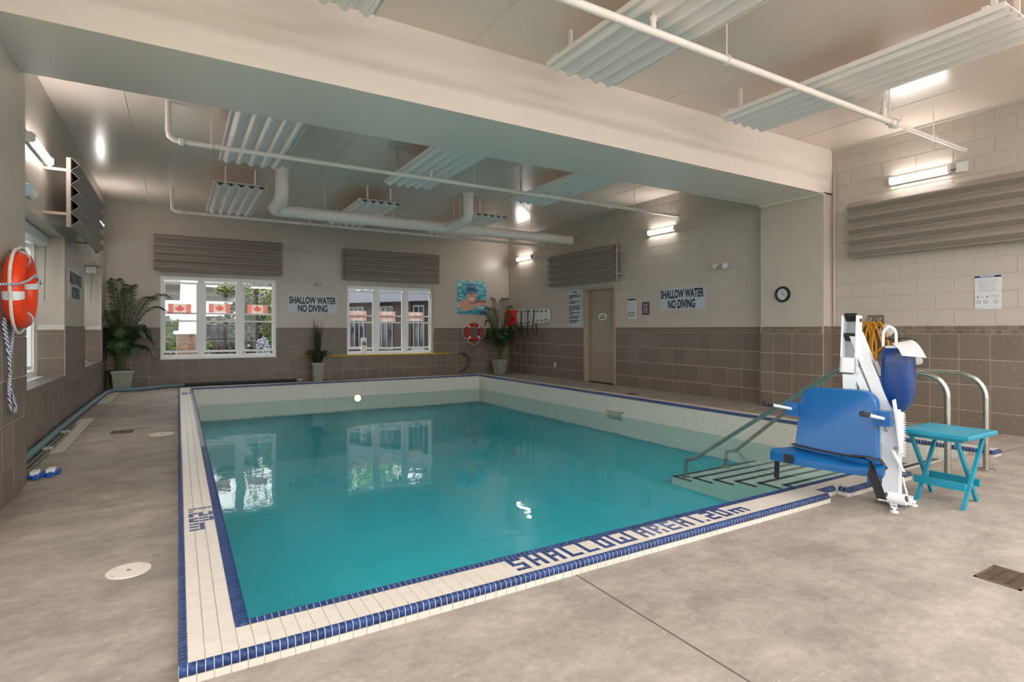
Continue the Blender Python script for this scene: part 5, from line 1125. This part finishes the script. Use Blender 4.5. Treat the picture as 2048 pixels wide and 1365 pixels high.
# covered entrance
SOFF = mat('grey soffit', rgb(136, 136, 138), .7); WSID = mat('white siding', rgb(232, 232, 230), .6)
cpy = thing('entrance_canopy', 'grey canopy over the drive outside the flag window', 'canopy', (-3, 21, -.1))
MB().box((-9, 20.2, 2.62), (2.1, 26.5, 2.95)).build('soffit', SOFF, cpy)
MB().box((-9, 26.3, 2.40), (2.1, 26.6, 3.0)).build('fascia', mat('grey fascia', rgb(168, 168, 170), .6), cpy)
pc = atY(379, 690, 17.2)
cl_ = thing('porch_column', 'white porch column on a stone pier outside the flag window', 'column', (pc.x, 17.2, -.1))
PW = .30
MB().box((pc.x - PW, 17.2 - PW, -.1), (pc.x + PW, 17.2 + PW, 1.08)).build('pier_core', mat('stone mortar', rgb(176, 160, 146), .9), cl_)
STN = mat('field stone', rgb(120, 96, 80), .85, noise=.25, nscale=9, rand=.3); SM = tile_mesh('stone', STN, .09)
rp = random.Random(9); z = -.1; ri = 0
while z < 1.06:
    hh = rp.choice((.10, .13, .16)); hh = min(hh, 1.08 - z); a = -PW - rp.uniform(0, .15)
    while a < PW:
        ww_ = rp.uniform(.14, .30); p0_, p1_ = max(a, -PW), min(a + ww_, PW); a += ww_
        if p1_ - p0_ > .04:
            piece('stone', SM, cl_, (pc.x + (p0_ + p1_) / 2, 17.2 - PW, z + hh / 2), CUT['ny'], (p1_ - p0_ - .015, hh - .015, .03))
            piece('stone', SM, cl_, (pc.x + PW, 17.2 + (p0_ + p1_) / 2, z + hh / 2), CUT['px'], (p1_ - p0_ - .015, hh - .015, .03))
    z += hh
MB().bev((pc.x - .37, 17.2 - .37, 1.08), (pc.x + .37, 17.2 + .37, 1.17), .02).build('cap', WSID, cl_)
MB().loft([[V((pc.x + a * .25, 17.2 + b_ * .25, 1.17)) for a, b_ in ((-1, -1), (1, -1), (1, 1), (-1, 1))], [V((pc.x + a * .2, 17.2 + b_ * .2, 2.62)) for a, b_ in ((-1, -1), (1, -1), (1, 1), (-1, 1))]]).build('shaft', WSID, cl_)
fb = thing('far_building', 'white sided house standing beyond the entrance canopy', 'building', (-2, 42, -.1))
MB().box((-14, 42, -.1), (9, 48, 3.6)).build('wall', WSID, fb)
for x in (-9, -5.5, -2, 1.5, 5): w_ = MB().box((x, 41.94, .9), (x + 1.6, 42, 2.2)).build('window', WSID, fb); MB().box((x + .1, 41.9, 1.0), (x + 1.5, 41.94, 2.1)).build('pane', mat('dark pane', rgb(40, 46, 54), .1), w_)
MB().prism([(-15, 3.5), (10, 3.5), (7, 5.6), (-12, 5.6)], (0, 41.4, 0), (1, 0, 0), (0, 0, 1), (0, 7.5, 0)).build('roof', mat('shingle grey', rgb(96, 92, 90), .9), fb)
# shrubs and trees
LEAFG = [mat('leaf green bright', rgb(104, 138, 52), .6, noise=.4, nscale=2), mat('leaf green dark', rgb(28, 44, 24), .6, noise=.4, nscale=2), mat('leaf yellow green', rgb(78, 92, 34), .6, noise=.4, nscale=2)]
BARK = mat('dark bark', rgb(52, 44, 38), .9)
def leaves(blobs, n, size, rng):
    mb = MB()
    for _ in range(n):
        c, r_ = rng.choice(blobs); d = V((rng.gauss(0, 1), rng.gauss(0, 1), rng.gauss(0, 1))).normalized(); p = V(c) + V((d.x * r_[0], d.y * r_[1], d.z * r_[2])) * rng.uniform(.55, 1)
        a = V((rng.gauss(0, 1), rng.gauss(0, 1), rng.gauss(0, .6))).normalized(); b_ = a.orthogonal().normalized(); s_ = size * rng.uniform(.6, 1.3)
        mb.add([p - a * s_, p + b_ * s_ * .5, p + a * s_, p - b_ * s_ * .5], [(0, 1, 2, 3)])
    return mb
def tree(name, label, cat, c, blobs, n, size, m, trunk, seed, group=None):
    t = thing(name, label, cat, c, group); rng = random.Random(seed)
    o = leaves(blobs, n, size, rng).build('foliage', m, t); o['kind'] = 'stuff'
    for a, b_, r_ in trunk: MB().cyl(a, b_, r_, 8, r_ * .7).build('trunk', BARK, t, True)
    return t
q = atY(345, 660, 24); tree('shrub', 'bright green shrub beside the stone pier', 'shrub', (q.x, 24, -.1), [((q.x, 24, .7), (1.5, 1.0, .85)), ((q.x - 1.6, 24.4, .8), (1.4, 1.0, .9))], 2600, .10, LEAFG[0], [((q.x, 24, -.1), (q.x, 24, .6), .05)], 1)
q = atY(440, 660, 31); tree('hedge', 'dark evergreen hedge behind the two people', 'hedge', (q.x, 31, -.1), [((q.x + dx, 31, .85), (1.2, .8, 1.0)) for dx in (-4, -2.6, -1.2, 0)], 6000, .13, LEAFG[1], [((q.x, 31, -.1), (q.x, 31, .9), .08)], 2)
q = atY(512, 660, 18.2); tree('tree', 'leafy tree with dark trunk outside the flag window', 'tree', (q.x, 18.2, -.1), [((q.x + .3, 18.2, 2.8), (1.0, 1.1, 1.0)), ((q.x + .55, 18.1, 1.9), (.5, .7, .7)), ((q.x - .75, 18.0, 2.35), (.35, .5, .2)), ((q.x + .6, 18.4, 1.1), (.4, .5, .5)), ((q.x - .2, 18.5, 1.9), (.3, .4, .6))], 4200, .065, LEAFG[2], [((q.x, 18.2, -.1), (q.x, 18.2, 2.4), .09)], 3)
tree('shrub', 'dark shrub under the leafy tree', 'shrub', (q.x + .3, 21.5, -.1), [((q.x + .3, 21.5, .6), (.8, .6, .9)), ((q.x + .9, 22.3, .8), (.6, .5, 1.1))], 2600, .09, LEAFG[1], [((q.x + .3, 21.5, -.1), (q.x + .3, 21.5, .5), .05)], 4)
q2 = atY(526, 690, 17.4); tree('shrub', 'pale flowering shrub in sunlight outside the flag window', 'shrub', (q2.x, 17.4, -.1), [((q2.x, 17.4, .5), (.2, .2, .5))], 900, .05, mat('pale blossom', rgb(122, 132, 146), .7), [((q2.x, 17.4, -.1), (q2.x, 17.4, .5), .03)], 5)
tree('tree', 'tall broad tree behind the dark wing', 'tree', (8.3, 30, -.1), [((8.5, 30, 5.2), (2.2, 2.2, 2.0)), ((7.4, 30, 4.0), (1.5, 2, 2.4))], 4200, .15, LEAFG[0], [((8.3, 30, -.1), (8.3, 30, 4), .2)], 6)
for i, (x, y, lb) in enumerate(((-6.5, 8.0, 'round green tree on the lawn over the added daylight blocking wall'),)):
    tree('tree', lb, 'tree', (x, y, -.1), [((x, y, 2.6), (1.8, 2.2, 1.8))], 2600, .16, LEAFG[0], [((x, y, -.1), (x, y, 1.6), .14)], 20 + i)
# dark wing of the building, its face turned towards the pool room
WA, WD = V((6.71, 16.96, 0)), V((-.494, .869, 0)); WN = V((.869, .494, 0))
wing = thing('building_wing', 'dark stone wing with white framed windows outside the second window', 'building', (6.7, 17, -.1))
DST = mat('dark stone wall', rgb(50, 44, 42), .85, noise=.25, nscale=8); WF = mat('wing frame white', rgb(120, 126, 134), .5); DP = mat('dark glass', rgb(16, 22, 34), .08)
WX = Matrix((WD, WN, UP)).transposed().to_4x4(); WX.translation = WA
def su(u): r = ray(u, 660); den = r.x * WD.y - r.y * WD.x; return (WA.x * r.y - WA.y * r.x) / den     # distance along the wing seen at column u
wb_ = lambda a, b_: MB(WX).box(a, b_)
wb_((-2.2, 0, -.1), (7.5, 4, 2.2)).build('wall', DST, wing)
wb_((-2.4, -.35, 2.12), (7.7, 4, 2.62)).build('fascia', mat('grey blue fascia', rgb(104, 110, 124), .6), wing)
MB(WX).prism([(-.35, 2.62), (4, 2.62), (4, 4.0)], (-2.4, 0, 0), (0, 1, 0), (0, 0, 1), (10.1, 0, 0)).build('roof', MATS['shingle grey'], wing)
for ua, ub, n in ((702, 729, 3), (755, 786, 3), (829, 849, 2)):
    s0, s1 = sorted((su(ua), su(ub))); z0_, z1_ = .62, 2.0; fr = MB(WX)
    for k in range(n + 1): ss = s0 + (s1 - s0) * k / n; fr.box((ss - .018, -.05, z0_), (ss + .018, 0, z1_))
    fr.box((s0, -.05, z1_ - .06), (s1, 0, z1_)); fr.box((s0 - .06, -.08, z0_ - .08), (s1 + .06, 0, z0_))
    w_ = fr.build('window', WF, wing)
    for k in range(n): wb_((s0 + (s1 - s0) * k / n + .025, -.02, z0_), (s0 + (s1 - s0) * (k + 1) / n - .025, -.012, z1_ - .06)).build('pane', DP, w_)
for ua, ub in ((731, 752), (788, 826)):
    s0, s1 = sorted((su(ua), su(ub))); wb_((s0 + .04, -.04, -.1), (s1 - .04, 0, 2.12)).build('stone_pier', mat('pier stone', rgb(58, 50, 47), .9, noise=.35, nscale=12), wing)
# tall trees closing the view, and an added wall cutting skylight to the recesses
for i, (x, y, lb) in enumerate(((-8.2, 56, 'dark tall tree behind the white house, nearest the stone pier'), (0, 56, 'dark tall tree behind the middle of the white house'), (8.4, 56, 'dark tall tree at the end of the white house'), (4.2, 37, 'tall dark tree beyond the leafy tree'), (13.5, 36, 'tall dark tree behind the roof of the dark wing'))):
    tree('tree', lb, 'tree', (x, y, -.1), [((x, y, 7), (3.6, 2, 4.2)), ((x, y, 3.5), (3.8, 2, 3.4))] if i != 3 else [((x, y, 4.2), (2.2, 1.5, 2.8)), ((x, y, 1.8), (2.0, 1.5, 1.8))], 2600, .34 if i != 3 else .2, LEAFG[1], [((x, y, -.1), (x, y, 5), .25)], 40 + i)
gw = MB().box((-3.5, 5.2, -.1), (-3.3, 16, 3.4)).build('daylight_block_wall', mat('daylight block render', rgb(150, 142, 132), .8)); tag(gw, 'tall rendered wall added outside the recessed windows to cut daylight', 'wall', kind='structure')
# people with walkers
def clothes(name, top, bottom, cut, head):
    m = bpy.data.materials.new(name); m.use_nodes = True; nt = m.node_tree; b = nt.nodes['Principled BSDF']; L = nt.links.new
    tc = nt.nodes.new('ShaderNodeTexCoord'); sp = nt.nodes.new('ShaderNodeSeparateXYZ'); L(tc.outputs['Object'], sp.inputs[0])
    r = nt.nodes.new('ShaderNodeValToRGB'); r.color_ramp.interpolation = 'CONSTANT'; e = r.color_ramp.elements; e[0].color = rgb(30, 26, 24); e[1].position = .09 / 2; e[1].color = bottom
    x = e.new(cut / 2); x.color = top; x = e.new(head / 2); x.color = rgb(150, 110, 90)
    mr = nt.nodes.new('ShaderNodeMath'); mr.operation = 'DIVIDE'; mr.inputs[1].default_value = 2; L(sp.outputs['Z'], mr.inputs[0]); L(mr.outputs[0], r.inputs[0]); L(r.outputs[0], b.inputs['Base Color']); b.inputs['Roughness'].default_value = .9; return m
def person(label, pos, face, m, lean=.12, hair=rgb(60, 54, 50)):
    t = thing('person', label, 'person', pos); o0 = V(pos); f_ = V((math.cos(face), math.sin(face), 0)); s_ = V((-f_.y, f_.x, 0))
    J = lambda a, b_, z: o0 + s_ * a + f_ * b_ + UP * z
    pts = [(J(0, 0, .92), .15), (J(0, lean * .4, 1.12), .155), (J(0, lean, 1.34), .16), (J(0, lean + .03, 1.46), .07), (J(0, lean + .06, 1.56), .085), (J(0, lean + .07, 1.66), .085)]
    ed = [(0, 1), (1, 2), (2, 3), (3, 4), (4, 5)]
    for sg in (-1, 1):
        n = len(pts); pts += [(J(sg * .10, 0, .88), .11), (J(sg * .11, .03 * sg, .50), .075), (J(sg * .12, -.02 * sg, .10), .05), (J(sg * .12, .12 - .02 * sg, .03), .045)]; ed += [(0, n), (n, n + 1), (n + 1, n + 2), (n + 2, n + 3)]
        n = len(pts); pts += [(J(sg * .20, lean, 1.36), .07), (J(sg * .26, lean + .10, 1.10), .05), (J(sg * .24, lean + .33, .96), .038), (J(sg * .23, lean + .40, .95), .035)]; ed += [(2, n), (n, n + 1), (n + 1, n + 2), (n + 2, n + 3)]
    me = bpy.data.meshes.new('body'); me.from_pydata([tuple(p - o0) for p, r_ in pts], ed, []); me.materials.append(m)
    ob = bpy.data.objects.new('body', me); COL.objects.link(ob); ob.parent = t; ORG[ob] = o0
    ob.modifiers.new('skin', 'SKIN'); ob.modifiers.new('sub', 'SUBSURF').levels = 1; ob.modifiers['sub'].render_levels = 2
    for i, (p, r_) in enumerate(pts): me.skin_vertices[0].data[i].radius = (r_, r_)
    me.skin_vertices[0].data[0].use_root = True
    hc_ = J(0, lean + .05, 1.66); MB().lathe(hc_, [(.03, .105), (.07, .09), (.098, .04), (.10, 0), (.09, -.05)][::-1], 14).build('hair', mat('hair ' + label[:12], hair, .9), t, True)
def walker(label, pos, face, m):
    t = thing('walker', label, 'walker', pos); o0 = V(pos); f_ = V((math.cos(face), math.sin(face), 0)); s_ = V((-f_.y, f_.x, 0)); J = lambda a, b_, z: o0 + s_ * a + f_ * b_ + UP * z
    for sg in (-1, 1):
        MB().tube([J(sg * .26, -.05, .95), J(sg * .26, .1, .95), J(sg * .27, .2, .6), J(sg * .28, .3, .12)], .015, 6).build('frame', m, t); MB().tube([J(sg * .26, .15, .72), J(sg * .28, -.2, .12)], .013, 6).build('frame', m, t)
        for b_ in (.3, -.2): MB().tube([J(sg * .28 - .015, b_, .10), J(sg * .28 + .015, b_, .10)], .10, 14).build('wheel', BLACK, t)
    MB().tube([J(-.27, .18, .6), J(.27, .18, .6)], .013, 6).build('cross_bar', m, t); MB().prism([(-.22, 0), (.22, 0), (.22, .22), (-.22, .22)], J(0, -.02, .58), s_, f_, UP * .03).build('seat', BLACK, t)
q = atY(432, 690, 21.6); dirp = R(165)
person('person in a navy top and brown trousers leaning on a walker', (q.x, 21.6, -.1), dirp, clothes('navy outfit', rgb(8, 12, 34), rgb(52, 40, 36), .96, 1.50), .2)
walker('silver wheeled walker held by the person in navy', (q.x - .72, 21.8, -.1), dirp, STEEL)
q = atY(450, 690, 20.4)
person('person in a black top and grey trousers behind a walker', (q.x, 20.4, -.1), R(150), clothes('black outfit', rgb(8, 8, 10), rgb(34, 33, 36), .96, 1.52), .12)
walker('dark wheeled walker held by the person in black', (q.x - .68, 20.8, -.1), R(150), mat('walker grey', rgb(60, 62, 68), .4, metal=.5))
